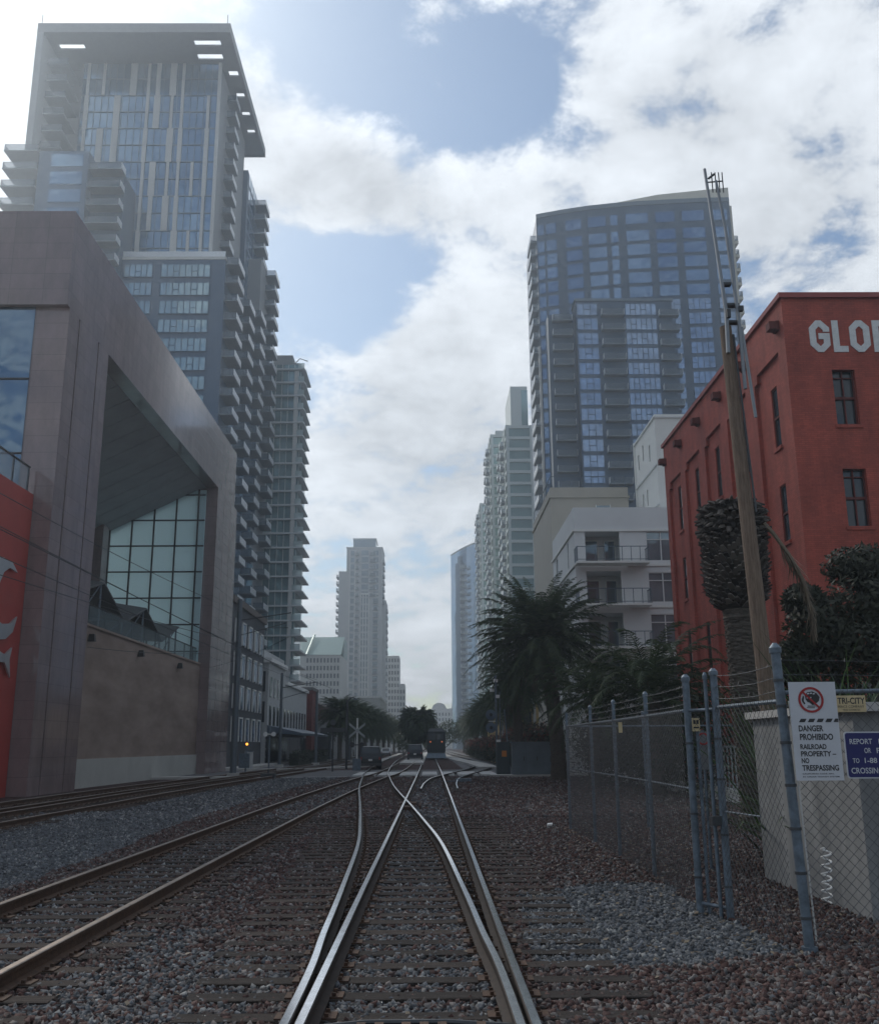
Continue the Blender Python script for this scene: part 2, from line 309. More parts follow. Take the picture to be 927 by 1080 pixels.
def per_object(m, lo, hi):
    n, l = m.node_tree.nodes, m.node_tree.links; b = n['Principled BSDF']; src = b.inputs['Base Color'].links[0].from_socket
    oi = n.new('ShaderNodeObjectInfo'); r = n.new('ShaderNodeMapRange'); r.inputs[3].default_value = lo; r.inputs[4].default_value = hi; l.new(oi.outputs['Random'], r.inputs[0])
    v = n.new('ShaderNodeVectorMath'); v.operation = 'SCALE'; l.new(src, v.inputs[0]); l.new(r.outputs[0], v.inputs['Scale']); l.new(v.outputs[0], b.inputs['Base Color'])
per_object(wood_sl, .5, 1.9)
# ------------------------------------------------------------ ground
g = MB().add([(-3000,-200,0),(3000,-200,0),(3000,5500,0),(-3000,5500,0)], [(0,1,2,3)])
ground_m = ground_mat('reddish_ground', [(.012,.008,.008),(.038,.021,.020),(.064,.037,.034),(.12,.095,.09)], .045)
struct('ground', g, ground_m)
grey_m = ground_mat('grey_gravel', [(.025,.027,.03),(.062,.068,.075),(.10,.108,.12),(.18,.19,.20)], .04)
def wob(pts, n=5, amp=.25):
    out = []
    for i in range(len(pts)):
        a, b = np.array(pts[i]), np.array(pts[(i+1) % len(pts)])
        for k in range(n):
            p = a+(b-a)*k/n; out.append((p[0]+random.uniform(-amp, amp), p[1]+random.uniform(-amp, amp)))
    return out
def sheet(poly, z):
    return MB().add([(p[0], p[1], z) for p in poly], [tuple(range(len(poly)))])
patchR = wob([tuple(gp(*p)[:2]) for p in [(548,945),(640,932),(700,933),(745,960),(800,985),(838,1008),(720,1020),(620,1026),(575,1020),(556,985)]], 5, .10)
stripL = [tuple(gp(*p)[:2]) for p in [(0,940),(90,906),(200,868),(300,836),(375,817),(330,817),(230,830),(120,847),(0,872)]]
stripL = wob([(-9.9,2)]+stripL+[(-17,2)], 4, .18)
struct('gravel_patch', sheet(patchR, .004), grey_m); struct('gravel_strip', sheet(stripL, .004), grey_m)
bed = wob([(-.62,9),(.55,9),(.5,30),(.2,58),(-.5,58),(-.68,30)], 6, .05)
struct('track_bed', sheet(bed, .004), ground_mat('mixed_gravel', [(.018,.017,.018),(.045,.044,.047),(.07,.07,.074),(.15,.15,.155)], .045))
# street beyond, the crossing road, kerbs and pavements
struct('crossing_road', MB().add([(-60,61.5,.008),(60,61.5,.008),(60,79,.008),(-60,79,.008)], [(0,1,2,3)]), asphalt2)
struct('street', MB().add([(-18,79,.006),(-9,79,.006),(-9,700,.006),(-18,700,.006)], [(0,1,2,3)]), asphalt2)
struct('avenue', MB().add([(2.6,79,.006),(7.2,79,.006),(7.2,700,.006),(2.6,700,.006)], [(0,1,2,3)]), asphalt2)
struct('cross_street_paint', MB().add([(-16,62.1,.014),(-5.2,62.1,.014),(-5.2,62.35,.014),(-16,62.35,.014)], [(0,1,2,3)]).add([(1.7,62.1,.014),(4.8,62.1,.014),(4.8,62.35,.014),(1.7,62.35,.014)], [(0,1,2,3)]), white_p)
def strip_box(name, pts, w, h, m):
    mb = MB(); P = [np.array(p, float) for p in pts]; o = ribbon(P, w, False)
    for i in range(len(o)-1):
        q = [(*o[i][0], .0), (*o[i+1][0], .0), (*o[i+1][1], .0), (*o[i][1], .0)]; mb.prism(q, (0, 0, h))
    return struct(name, mb, m)
strip_box('kerb', [(-60,79.4),(-9.2,79.4),(-6.2,90),(-6,130),(-6.6,220)], .9, .16, concrete)
strip_box('pavement', [(4.6,79),(4.4,95),(3.4,120),(2.2,170),(1.6,260)], 1.6, .2, concrete)
strip_box('pavement', [(3.6,60.3),(30,60.3)], 1.6, .14, concrete)
strip_box('pavement', [(-17.6,60.5),(-12.2,60.5)], 1.6, .14, concrete)
strip_box('median', [(-1.9,100),(-1.9,240)], 2.4, .18, concrete)
strip_box('platform', [(-16.9,80),(-16.9,260)], 3.2, .2, concrete)
# concrete panels where the tracks cross the road
mb = MB()
for (a, b) in ((-4.9,-3.5),(-3.3,-2.1),(-1.95,-.85),(-.55,.42),(.68,1.5),(1.75,3.0),(3.2,4.2)):
    for y0 in np.arange(62.6, 69.5, 2.4): mb.box(a, b, y0, y0+2.3, 0, .10)
struct('crossing_panels', mb, panel_c)
# ------------------------------------------------------------ rails
def dens(pts, step=1.0):
    """smooth curve through the plan points (Catmull-Rom)"""
    P = [np.array(p, float) for p in pts]; P = [2*P[0]-P[1]]+P+[2*P[-1]-P[-2]]; out = []
    for i in range(1, len(P)-2):
        n = max(2, int(np.linalg.norm(P[i+1]-P[i])/step))
        for k in range(n):
            t = k/n; a, b, c, d = P[i-1:i+3]; out.append(.5*((2*b)+(-a+c)*t+(2*a-5*b+4*c-d)*t*t+(-a+3*b-3*c+d)*t**3))
    return out+[P[-2]]
PROF = [(-.07,0),(-.07,.012),(-.012,.032),(-.010,.105),(-.036,.118),(-.036,.145),(-.028,.152),(.028,.152),(.036,.145),(.036,.118),(.010,.105),(.012,.032),(.07,.012),(.07,0)]
def rail_mb(path, z=.018):
    mb = MB(); n = len(path); k = len(PROF); vs = []
    for i, p in enumerate(path):
        t = path[min(i+1, n-1)]-path[max(i-1, 0)]; t = t/np.linalg.norm(t); r = np.array([t[1], -t[0]])
        for (a, b) in PROF: vs.append((p[0]+r[0]*a, p[1]+r[1]*a, z+b))
    f, mi = [], []
    for i in range(n-1):
        for j in range(k):
            f.append((i*k+j, i*k+(j+1) % k, (i+1)*k+(j+1) % k, (i+1)*k+j)); mi.append(1 if j in (6, 7) else 0)
    f += [tuple(range(k-1, -1, -1)), tuple(range((n-1)*k, n*k))]; mi += [0, 0]
    o = mb.n; mb.add(vs, f); mb.m = mi; return mb
def offset(path, d):
    out = []
    for i, p in enumerate(path):
        t = path[min(i+1, len(path)-1)]-path[max(i-1, 0)]; t = t/np.linalg.norm(t); out.append(p+np.array([t[1], -t[0]])*d)
    return out
SLEEPERS = []
def sleeper_mb(c, ang, ln, rails=(-.7525, .7525)):
    """a split, weathered timber with tie plates and spikes"""
    mb = MB(); cs, sn = math.cos(ang), math.sin(ang); w = random.uniform(.20, .24); n = 7; vs = []
    z1 = random.uniform(.026, .036)
    for i in range(n+1):
        u = -ln/2+ln*i/n
        for (dy, dz) in ((-w/2, -.1), (-w/2, z1-.004), (-w/2+.015, z1), (0, z1-random.uniform(0, .006)), (w/2-.015, z1), (w/2, z1-.004), (w/2, -.1)):
            yy = dy+random.uniform(-.006, .006); vs.append((c[0]+u*cs-yy*sn, c[1]+u*sn+yy*cs, dz+random.uniform(-.003, .003)))
    f = [(i*7+j, (i+1)*7+j, (i+1)*7+j+1, i*7+j+1) for i in range(n) for j in range(6)]+[tuple(range(6, -1, -1)), tuple(range(n*7, n*7+7))]
    mb.add(vs, f)
    for r in rails:
        p = (c[0]+r*cs, c[1]+r*sn); mb.cbox((*p, z1+.005), (.34, .18, .012), ang, 1)
        for (a, b) in ((-.1, .06), (.1, -.06), (-.1, -.06), (.1, .06)):
            mb.cbox((p[0]+a*cs-b*sn, p[1]+a*sn+b*cs, z1+.022), (.03, .022, .03), ang, 1)
    return mb
def track(name, label, centre, y_dense, shine, lens=lambda y: 2.6, shift=lambda y: 0., zo=0., pitch=.53, y0=-1., extra_rails=lambda y: ()):
    path = dens(centre, .35); t = thing(name, label, 'railway track', (float(centre[0][0]), float(centre[0][1]), 0.))
    for d in (-.7525, .7525):
        tag(rail_mb(offset(path, d), .032+zo).build('rail', [rust if shine is railtop_dull else rail_side, shine], t, smooth=False))
    items = []; s = 0.; last = None
    for i in range(len(path)-1):
        a, b = path[i], path[i+1]; ln = np.linalg.norm(b-a)
        while s < ln:
            p = a+(b-a)*s/ln
            if y0 < p[1] < y_dense and not (61.3 < p[1] < 79.2):
                d = (b-a)/ln; ang = math.atan2(d[1], d[0])-math.pi/2+random.uniform(-.012, .012); L_ = lens(p[1])+random.uniform(-.08, .08)
                k = shift(p[1]); q = (p[0]+k, p[1]+random.uniform(-.03, .03))
                items.append(sleeper_mb(q, ang, L_, tuple(r-k for r in (-.7525, .7525))+tuple(e-k for e in extra_rails(p[1])))); SLEEPERS.append((q[0], q[1], L_, ang))
            s += pitch
        s -= ln
    many('sleeper', t, [wood_sl, rust], items); return t
B_C = [(-.08,-2),(-.09,10),(-.08,20),(-.06,40),(-.05,70),(-.1,110),(-.2,200),(-.2,420)]
A_C = [(-.2,-2),(-.19,7),(-.27,10),(-.36,13),(-.57,18.6),(-.92,24),(-1.42,31),(-2.3,43),(-3.05,56),(-3.55,66),(-4.2,90),(-4.8,130),(-5.2,220),(-5.2,400)]
K_C = [(-4.17,-2),(-4.15,12),(-4.1,20),(-4.0,30),(-3.75,42),(-3.25,56),(-2.75,66),(-2.5,90),(-2.5,140),(-2.5,400)]
C_C = [(.35,41),(.46,47),(.8,54),(1.5,60),(2.5,67),(3.7,76),(5.0,90),(5.6,110),(5.2,150),(4.6,200),(4.2,400)]
ac = dens(A_C, .5)
def ax(y): return float(np.interp(y, [p[1] for p in ac], [p[0] for p in ac]))
def b_len(y): return 3.5 if y < 8.5 else (3.5+(-.1-ax(y))*1.02 if y < 40 else 2.6)
def b_shift(y): return 0. if y < 8.5 else ((ax(y)+.1)/2 if y < 40 else 0.)
track('railway_track', 'straight railway track with bright polished rails running down the middle to the crossing', B_C, 75, railtop, b_len, b_shift, extra_rails=lambda y: (ax(y)+.1-.7525, ax(y)+.1+.7525) if y < 40 else ())
track('railway_track', 'turnout track that leaves the middle track and curves off to the left', A_C, 95, railtop, zo=-.002, y0=40.)
track('railway_track', 'rusty left-hand railway track on dark sleepers beside the grey gravel strip', K_C, 60, railtop_dull, lambda y: 2.6, zo=-.004)
track('railway_track', 'short branching track that curves right across the road crossing', C_C, 90, railtop, zo=-.006, y0=47.)
for k, (xx, lb) in enumerate(((-13.2, 'tram track nearest the foot of the granite building'), (-11.0, 'outer tram track between the granite building and the gravel strip'))):
    track('tram_track', lb, [(xx,2),(xx,30),(xx+.15,45),(xx+1.3,70),(xx+2.2,95),(xx+2.2,160),(xx+2.2,300)], 62, railtop_dull, zo=-.004 if k else 0)
# raised ballast shoulder under the tram tracks: dark bed
struct('tram_bed', sheet(wob([(-15.7,2),(-9.7,2),(-9.7,42),(-8.2,61),(-14.4,61),(-15.7,42)], 6, .12), .006), ground_mat('dark_ballast', [(.018,.016,.016),(.045,.04,.038),(.075,.066,.06),(.13,.12,.115)], .05))
# switch rods, heel blocks and frog between the rails in front
t = thing('switch_rod', 'dark steel switch rod with clamps lying between the rails nearest the camera', 'switch rod', (-.1,7.02,0))
mb = MB().box(-.95,.72,7.0,7.06,.045,.075); mb.tube([(-.8,7.12,.06),(-.45,7.2,.07),(.1,7.2,.07),(.55,7.12,.06)], .018, 6); mb.build('rod', steel_dk, t)
mb = MB()
for x in (-.5,-.38,-.2,-.08,.04,.3): mb.box(x,x+.06,6.97,7.09,.04,.10)
mb.build('clamp', rust, t)
t = thing('rail_frog', 'steel frog casting where two polished rails cross ahead of the road', 'rail frog', (-.7,31,0))
mb = MB().box(-.95,-.5,29.6,30.6,.03,.13).box(-1.0,-.45,31.7,32.6,.03,.13); mb.build('casting', rust, t)
MB().box(-.34,-.30,30,32,.05,.15).build('guard_rail', rust, t)
# ------------------------------------------------------------ loose stones
def in_sleeper(x, y):
    m = np.zeros(len(x), bool)
    for (a, b, L_, an) in SLEEPERS:
        if b > 30: continue
        c, s_ = math.cos(an), math.sin(an); k = np.abs(y-b) < .6; u = (x-a)*c+(y-b)*s_; v = -(x-a)*s_+(y-b)*c
        m |= k & (np.abs(u) < L_/2-.02) & (np.abs(v) < .105)
    return m
def stones(name, label, x, y, size, m, zoff=.0):
    n = len(x); cube = np.array([(-1,-1,-1),(1,-1,-1),(1,1,-1),(-1,1,-1),(-1,-1,1),(1,-1,1),(1,1,1),(-1,1,1)], float)
    fc = np.array([(0,3,2,1),(4,5,6,7),(0,1,5,4),(1,2,6,5),(2,3,7,6),(3,0,4,7)])
    sc = size*rng.uniform(.55, 1.35, (n, 1, 1)); V = cube[None]*np.array([1, .8, .62])*rng.uniform(.55, 1.25, (n, 8, 1))
    V = V+rng.normal(0, .12, (n, 8, 3))
    q = rng.normal(size=(n, 4)); q[:, 1:3] *= .6; q /= np.linalg.norm(q, axis=1, keepdims=True); w, a, b, c = q.T
    M = np.stack([1-2*(b*b+c*c),2*(a*b-c*w),2*(a*c+b*w),2*(a*b+c*w),1-2*(a*a+c*c),2*(b*c-a*w),2*(a*c-b*w),2*(b*c+a*w),1-2*(a*a+b*b)], 1).reshape(n, 3, 3)
    V = np.einsum('nij,nkj->nki', M, V)*sc*.5; V[:, :, 0] += x[:, None]; V[:, :, 1] += y[:, None]; V[:, :, 2] += (sc[:, :, 0]*.12+zoff)
    Fc = (fc[None]+8*np.arange(n)[:, None, None]).reshape(-1)
    me = bpy.data.meshes.new(name); me.vertices.add(8*n); me.vertices.foreach_set('co', V.reshape(-1)); me.loops.add(24*n); me.loops.foreach_set('vertex_index', Fc)
    me.polygons.add(6*n); me.polygons.foreach_set('loop_start', np.arange(0, 24*n, 4)); me.polygons.foreach_set('loop_total', np.full(6*n, 4)); me.update(calc_edges=True)
    me.materials.append(m); o = bpy.data.objects.new(name, me); COL.objects.link(o); return tag(o, label, 'gravel', kind='stuff')
def inpoly(x, y, P):
    m = np.zeros(len(x), bool); j = len(P)-1
    for i in range(len(P)):
        xi, yi = P[i]; xj, yj = P[j]; m ^= ((yi > y) != (yj > y)) & (x < (xj-xi)*(y-yi)/(yj-yi+1e-12)+xi); j = i
    return m
def scatter(n, y0, y1, pw=1.6):
    y = y0+(y1-y0)*rng.random(n)**pw; x = rng.uniform(-1, 1, n)*(y*.52+1.2); return x, y
def onrail(x, y):
    m = np.zeros(len(x), bool)
    for c in (B_C, A_C, K_C):
        p = dens(c, .5); xc = np.interp(y, [q[1] for q in p], [q[0] for q in p])
        for d in (-.7525, .7525): m |= np.abs(x-xc-d) < .085
    return m
x, y = scatter(170000, 5.2, 30, 1.75)
x2, y2 = scatter(90000, 27, 61, 1.15); x = np.concatenate([x, x2]); y = np.concatenate([y, y2]); fs = (y > 27)*1.; k_ = (x > -9.5) & (x < 9.5); x, y, fs = x[k_ | (y < 30)], y[k_ | (y < 30)], fs[k_ | (y < 30)]; sl_ = in_sleeper(x, y); cover = np.where((np.abs(x+.1) < .7) | ((x < -3.4) & (x > -4.9)), 0.13+.45*np.clip(np.sin(y*.9+x)*np.sin(y*.37)+.1,0,1), .30+.75*np.clip(np.sin(x*2.3+y*1.1)*np.sin(y*.83-x)+.25+(y-11)*.05, 0, 1))
keep = ~onrail(x, y) & (~sl_ | (rng.random(len(x)) < cover)); x, y, fs = x[keep], y[keep], fs[keep]
nz = np.sin(x*2.1+y*.7)*.5+np.sin(x*.9-y*1.9+1)*.5
gr = inpoly(x, y, patchR) | (inpoly(x, y, stripL)) | ((np.abs(x+.1) < .68) & (rng.random(len(x)) < .62)) | ((x > -3.3) & (x < -1.2) & (y < 11) & (nz > -.1) & (rng.random(len(x)) < .6)) | ((x < -3.4) & (x > -4.9) & (rng.random(len(x)) < .5)) | (rng.random(len(x)) < .07)
tram = (x < -9.7)
grey_s = stone_mat('grey_stones', [(.025,.027,.03),(.05,.056,.063),(.09,.098,.108),(.13,.14,.155),(.07,.07,.072),(.26,.265,.26)])
red_s = stone_mat('reddish_stones', [(.013,.007,.007),(.042,.018,.015),(.070,.031,.026),(.100,.055,.046),(.032,.022,.022),(.19,.17,.16),(.05,.05,.053)])
stones('gravel', 'loose blue-grey gravel in the patch by the fence and between the rails', x[gr], y[gr], (.042*(1+fs[gr]*.9))[:, None, None], grey_s)
stones('ballast', 'reddish-brown crushed ballast stones spread beside and between the tracks', x[~gr & ~tram], y[~gr & ~tram], (.046*(1+fs[~gr & ~tram]*.9))[:, None, None], red_s)
# ------------------------------------------------------------ granite building
gran = tiles('granite', (.235,.180,.178), (.17,.13,.13), 1.5, .75, .09, .012, .06, spec=.8, bump=.04)
gran_front = gran
soffit_m = mat('soffit_panel', (.26,.28,.30), .6, var=.12, vscale=.7)
beige_m = mat('beige_render', (.19,.14,.115), .9, col2=(.33,.255,.215), vscale=1.0, bump=.3, bscale=18, stretch=(.4,.25,.9))
plinth_m = mat('pale_plinth', (.42,.42,.39), .85, var=.08, vscale=.8)
glass_teal = glass('teal_glass', (.30,.46,.50), .05, .75, .10)
glass_blue = glass('blue_glass', (.16,.24,.32), .05, .7, .15)
glass_dark = glass('dark_glass', (.045,.055,.065), .06, .35, .2)
gb = thing('granite_building', 'large polished brown granite building with huge open bay beside the tram tracks', 'building', (-22,58,0))
# pier profile in plan: blocks split by dark grooves
def pier(y0, y1, grooves, zt, xb=-22):
    ys = [y0]+[v for g_ in grooves for v in g_]+[y1]; mb = MB()
    for i in range(0, len(ys), 2): mb.box(xb, -16, ys[i], ys[i+1], 0, zt)
    for g_ in grooves: mb.box(xb+.1, -16.3, g_[0]-.004, g_[1]+.004, 0, zt-.01, 1)
    return mb
pier(39.95, 45.3, [(41.15,41.3),(43.75,43.9)], 21.0).build('pier', [gran, black_p], gb)
pier(71.0, 78.3, [(73.3,73.4),(75.7,75.8)], 21.0, -17.6).build('pier', [gran, black_p], gb)
mb = MB().box(-60,-16,39.63,71.2,21.0,25.6).box(-17.6,-16,71.2,77.2,21.0,25.6); mb.build('fascia_beam', gran, gb)
# vault-like sloping soffit inside the bay, in wide boards
mb = MB()
for i in range(12):
    a, b = 45.3+i*2.142, 45.3+(i+1)*2.142; dz = .06*(i % 2)
    mb.prism([(-16.9,a,20.98),(-16.9,b-.07,20.98),(-31,b-.07,14.0),(-31,a,14.0)][::-1], (0,0,.2))
mb.prism([(-16.9,45.3,21.12),(-16.9,71,21.12),(-31,71,14.14),(-31,45.3,14.14)][::-1], (0,0,.2))
mb.build('soffit', soffit_m, gb)
mb = MB().box(-24.6,-23.6,68.6,69.8,7,17.6).box(-34.2,-34,45,71,0,20.9); mb.build('inner_column', gran, gb)
# back curtain wall with mullions
cw = MB().box(-34,-16.8,70.6,70.75,7.6,20.7); see = railing_glass('see_through_teal', (.76,.94,.97), .85); c1 = cw.build('curtain_wall', see, gb)
mb = MB()
for xx in np.arange(-33.5,-16.9,1.62): mb.box(xx-.05,xx+.05,70.45,70.6,7.6,20.7)
for zz in np.arange(8.6,20.7,1.95): mb.box(-34,-16.8,70.47,70.6,zz-.045,zz+.045)
mb.build('mullion', black_p, c1)
cw = MB().box(-30.1,-29.95,45.4,66,7.6,20.6); c1 = cw.build('curtain_wall', glass('amber_glass', (.50,.48,.30), .15, .2, .15), gb)
mb = MB()
for yy in np.arange(46,66,1.5): mb.box(-29.95,-29.85,yy-.05,yy+.05,7.6,20.6)
for zz in np.arange(8.5,20.6,1.9): mb.box(-29.95,-29.86,45.4,66,zz-.04,zz+.04)
mb.build('mullion', black_p, c1)
mb = MB().box(-17.4,-16.7,45.3,71.0,1.35,7.66); mb.box(-17.45,-16.62,45.3,71.0,7.66,7.78); mb.build('infill_wall', beige_m, gb)
MB().box(-17.45,-16.62,45.3,71.0,0,1.35).build('plinth', plinth_m, gb)
MB().box(-34,-17.4,45.3,71,7.3,7.5).build('terrace', conc_dark, gb)
# glass balustrade on the terrace edge
o = MB().box(-16.95,-16.92,45.4,71,7.78,8.8).build('balustrade', railing_glass('clear_guard', (.35,.45,.48), .35), gb)
mb = MB().box(-16.97,-16.9,45.4,71,8.8,8.85)
for yy in np.arange(45.6,71,2.4): mb.box(-16.98,-16.92,yy,yy+.06,7.78,8.8)
mb.build('handrail', steel_dk, o)
# front: sky-reflecting window over the red wall, small wall lamps
MB().box(-60,-17.5,39.9,40.0,12.7,21.0).build('front_window', glass_blue, gb)
mb = MB()
for zz in (14.2,17.6): mb.box(-60,-17.5,39.82,39.9,zz-.03,zz+.03)
mb.build('window_bar', steel_dk, gb)
MB().box(-60,-17.45,40.05,45.2,12.2,20.95).build('rear_block', gran_front, gb)
for yy in (47.5,55.8,64.6):
    o = MB().cbox((-16.5,yy,7.1),(.34,.26,.36),0,0,.7).build('wall_lamp', black_p, gb)
# folded canopy roof that stands on the terrace
tc_ = thing('folded_canopy', 'dark folded metal canopy seen above the beige wall inside the open bay', 'canopy', (-20,58,7.5))
mb = MB(); zs = [9.4,10.5,8.9,10.2,8.6,10.0]; ys = [48,52,56,60,64,68]
for i in range(5):
    a, b = ys[i], ys[i+1]; mb.prism([(-17.6,a,zs[i]),(-17.6,b,zs[i+1]),(-23,b,zs[i+1]+.9),(-23,a,zs[i]+.4)], (0,0,.1))
mb.build('roof_plate', mat('canopy_metal', (.09,.095,.10), .5, .3), tc_)
mb = MB()
for i, yy in enumerate(ys):
    mb.tube([(-17.8,yy,7.5),(-17.8,yy,zs[i])], .06, 6); mb.tube([(-17.8,yy,7.6),(-17.8,ys[min(i+1,5)],zs[min(i+1,5)])], .04, 5)
mb.build('strut', steel, tc_)
# red wall with glass rail
rw = thing('red_wall', 'bright red rendered wall with a glass rail on top, left of the granite pier', 'wall', (-20,30,0))
red_w = mat('red_render', (.36,.045,.036), .75, var=.10, vscale=1.0, bump=.2, bscale=30)
MB().box(-24,-16.8,18,39.9,0,12.35).build('wall', red_w, rw)
o = MB().box(-16.98,-16.94,18,39.6,12.35,13.45).build('glass_rail', railing_glass('guard2', (.4,.5,.55), .4), rw)
mb = MB().box(-17,-16.9,18,39.6,13.45,13.5)
for yy in np.arange(18.5,39.7,1.5): mb.box(-17,-16.92,yy,yy+.05,12.35,13.45)
mb.build('handrail', steel_dk, o)
fishm = mat('brushed_aluminium', (.55,.57,.60), .35, .8, var=.1)
def fish(name, label, prof):
    # prof: (y, z) outline in metres on the wall
    o = MB().prism([(-16.72,a,b) for a, b in prof][::-1], (.07,0,0)).build(name, fishm); tag(o, label, 'sculpture'); return o
fish('fish_sculpture', 'topmost silver crescent fish tail mounted on the red wall', [(34.6,9.0),(36.2,9.05),(37.3,9.15),(38.2,9.1),(38.75,8.78),(38.0,8.86),(37.5,8.6),(37.2,8.1),(37.15,7.4),(37.0,7.0),(36.4,7.4),(35.4,7.6),(34.6,7.7)])
fish('fish_sculpture', 'middle silver crescent tail, tip pointing right, on the red wall', [(34.8,7.0),(36.3,6.9),(37.1,6.75),(37.8,6.6),(38.5,6.7),(39.1,7.05),(38.8,6.4),(38.2,6.05),(37.4,5.95),(36.4,6.1),(34.8,6.25)])
fish('fish_sculpture', 'lowest silver fish with a forked tail on the red wall', [(35.0,5.9),(36.2,6.1),(37.0,5.85),(37.8,5.55),(38.3,5.45),(38.9,5.8),(38.75,5.3),(38.95,4.6),(38.35,5.15),(37.7,5.15),(36.8,4.95),(35.8,4.9),(35.0,5.1)])
# ------------------------------------------------------------ red brick building
rb = thing('red_brick_building', 'tall red painted brick warehouse with big white wall letters, right of the utility pole', 'building', (20,43,0))
brick = tiles('red_painted_brick', (.36,.070,.045), (.26,.052,.034), .24, .075, .75, .008, .12, bump=.6, plane='BR', wear=.42)
brick_dk = mat('dark_red_trim', (.12,.022,.017), .8, var=.2)
holes = []; bays = [(34.55,37.4),(38.55,41.25),(42.25,44.95),(45.9,48.7),(49.6,52.2)]; wc = [35.7,39.5,43.42,47.0,50.5]
# side wall: outer skin with tall bay recesses, inner wall with windows
Y0, Y1 = 33.75, 52.9
def uy(y): return Y1-y
mb = MB(); mb.wall((13.4,Y1),(13.4,Y0+.353),0,18.35,.14,[(uy(b),uy(a),0.9,16.15-.12*i) for i,(a,b) in enumerate(bays)]+[(uy(b-.35),uy(a),16.15-.12*i,16.5-.12*i) for i,(a,b) in enumerate(bays)])
wins = [(c-.33,c+.33,z0,z1) for c in wc for (z0,z1) in ((13.02,15.45),(9.3,11.52),(5.4,7.67),(1.8,4.0))]
mb.wall((13.54,Y1-.02),(13.54,Y0+.36),0,18.3,.35,[(uy(b)-.02,uy(a)-.02,z0,z1) for (a,b,z0,z1) in wins])
mb.wall((13.4,Y0),(30,Y0),0,18.35,.35,[(x0,x0+.85,z0,z1) for x0 in (1.65,5.7,9.8) for (z0,z1) in ((13.3,15.45),(9.45,11.6),(5.6,7.7),(1.9,4.0))])
mb.box(13.8,30,Y1-.5,Y1,0,18.3); mb.box(14.2,30,Y0+.6,Y1-.4,17.6,17.8)
mb.build('brick_wall', brick, rb)
mb = MB().box(13.28,13.5,Y0-.12,Y1+.05,18.35,18.55).box(13.5,30,Y0-.12,Y0+.4,18.35,18.55); mb.build('coping', mat('red_coping', (.30,.06,.05), .6), rb)
for (a,b,z0,z1) in wins:
    w = MB().box(13.62,13.66,a,b,z0,z1).build('window', glass_dark, rb)
    mb = MB().box(13.58,13.61,a,a+.05,z0,z1).box(13.58,13.61,b-.05,b,z0,z1).box(13.58,13.61,a+.05,b-.05,z1-.06,z1).box(13.58,13.61,a+.05,b-.05,z0,z0+.06).box(13.57,13.61,a+.05,b-.05,(z0+z1)/2-.04,(z0+z1)/2+.04)
    mb.build('frame', brick_dk, w); MB().box(13.46,13.56,a-.08,b+.08,z0-.14,z0-.005).build('sill', brick, w)
for x0 in (1.65,5.7,9.8):
    for (z0,z1) in ((13.3,15.45),(9.45,11.6),(5.6,7.7),(1.9,4.0)):
        a = 13.4+x0; w = MB().box(a,a+.85,Y0+.25,Y0+.3,z0,z1).build('window', glass_dark, rb)
        mb = MB().box(a,a+.05,Y0+.16,Y0+.24,z0,z1).box(a+.8,a+.85,Y0+.16,Y0+.24,z0,z1).box(a+.05,a+.8,Y0+.16,Y0+.24,(z0+z1)/2-.05,(z0+z1)/2+.05).box(a+.4,a+.45,Y0+.17,Y0+.23,z0,z1).box(a+.05,a+.8,Y0+.17,Y0+.23,z1-.3,z1-.26)
        mb.build('frame', brick_dk, w); MB().box(a-.08,a+.93,Y0-.05,Y0+.15,z0-.14,z0-.005).build('sill', brick, w)
for yy in (34.35,38.35,41.95,45.55,49.15,52.6):
    mb = MB().prism([(13.39,yy-.22,17.25),(13.39,yy+.22,17.25),(13.39,yy+.22,17.62),(13.39,yy-.22,17.62)], (-.12,0,0)); mb.prism([(13.27,yy-.2,17.3),(13.27,yy+.2,17.3),(13.27,yy+.2,17.6),(13.27,yy-.2,17.6)], (-.25,0,.0))
    mb.build('bracket', brick_dk, rb)
lw = mat('sign_letter_white', (.66,.67,.66), .7, var=.12, vscale=6)
def oct_o(x0,x1,z0,z1,c=.3): return [(x0+c,z0),(x1-c,z0),(x1,z0+c),(x1,z1-c),(x1-c,z1),(x0+c,z1),(x0,z1-c),(x0,z0+c)]
def letter(pts_list):
    mb = MB()
    for pts, closed in pts_list: ribbon_mb(mb, pts, .24, closed, Y0-.035, Y0-.003)
    mb.build('letter', lw, rb)
z0, z1 = 16.27, 17.31; dx = .0
letter([([(14.98,z1-.34),(14.98,z1-.22),(14.76,z1),(14.66,z1),(14.46,z1-.22),(14.46,z0+.22),(14.66,z0),(14.78,z0),(14.98,z0+.2),(14.98,z0+.52),(14.68,z0+.52)], False)])
letter([([(15.33,z1+.12),(15.33,z0),(15.76,z0)], False)])
letter([(oct_o(15.98,16.5,z0,z1,.2), True)])
letter([([(16.86,z0),(17.2,z0),(17.4,z0+.18),(17.4,z0+.36),(17.24,z0+.53),(17.4,z0+.7),(17.4,z1-.18),(17.2,z1),(16.86,z1)], True), ([(16.985,z0+.53),(17.115,z0+.53)], False)])
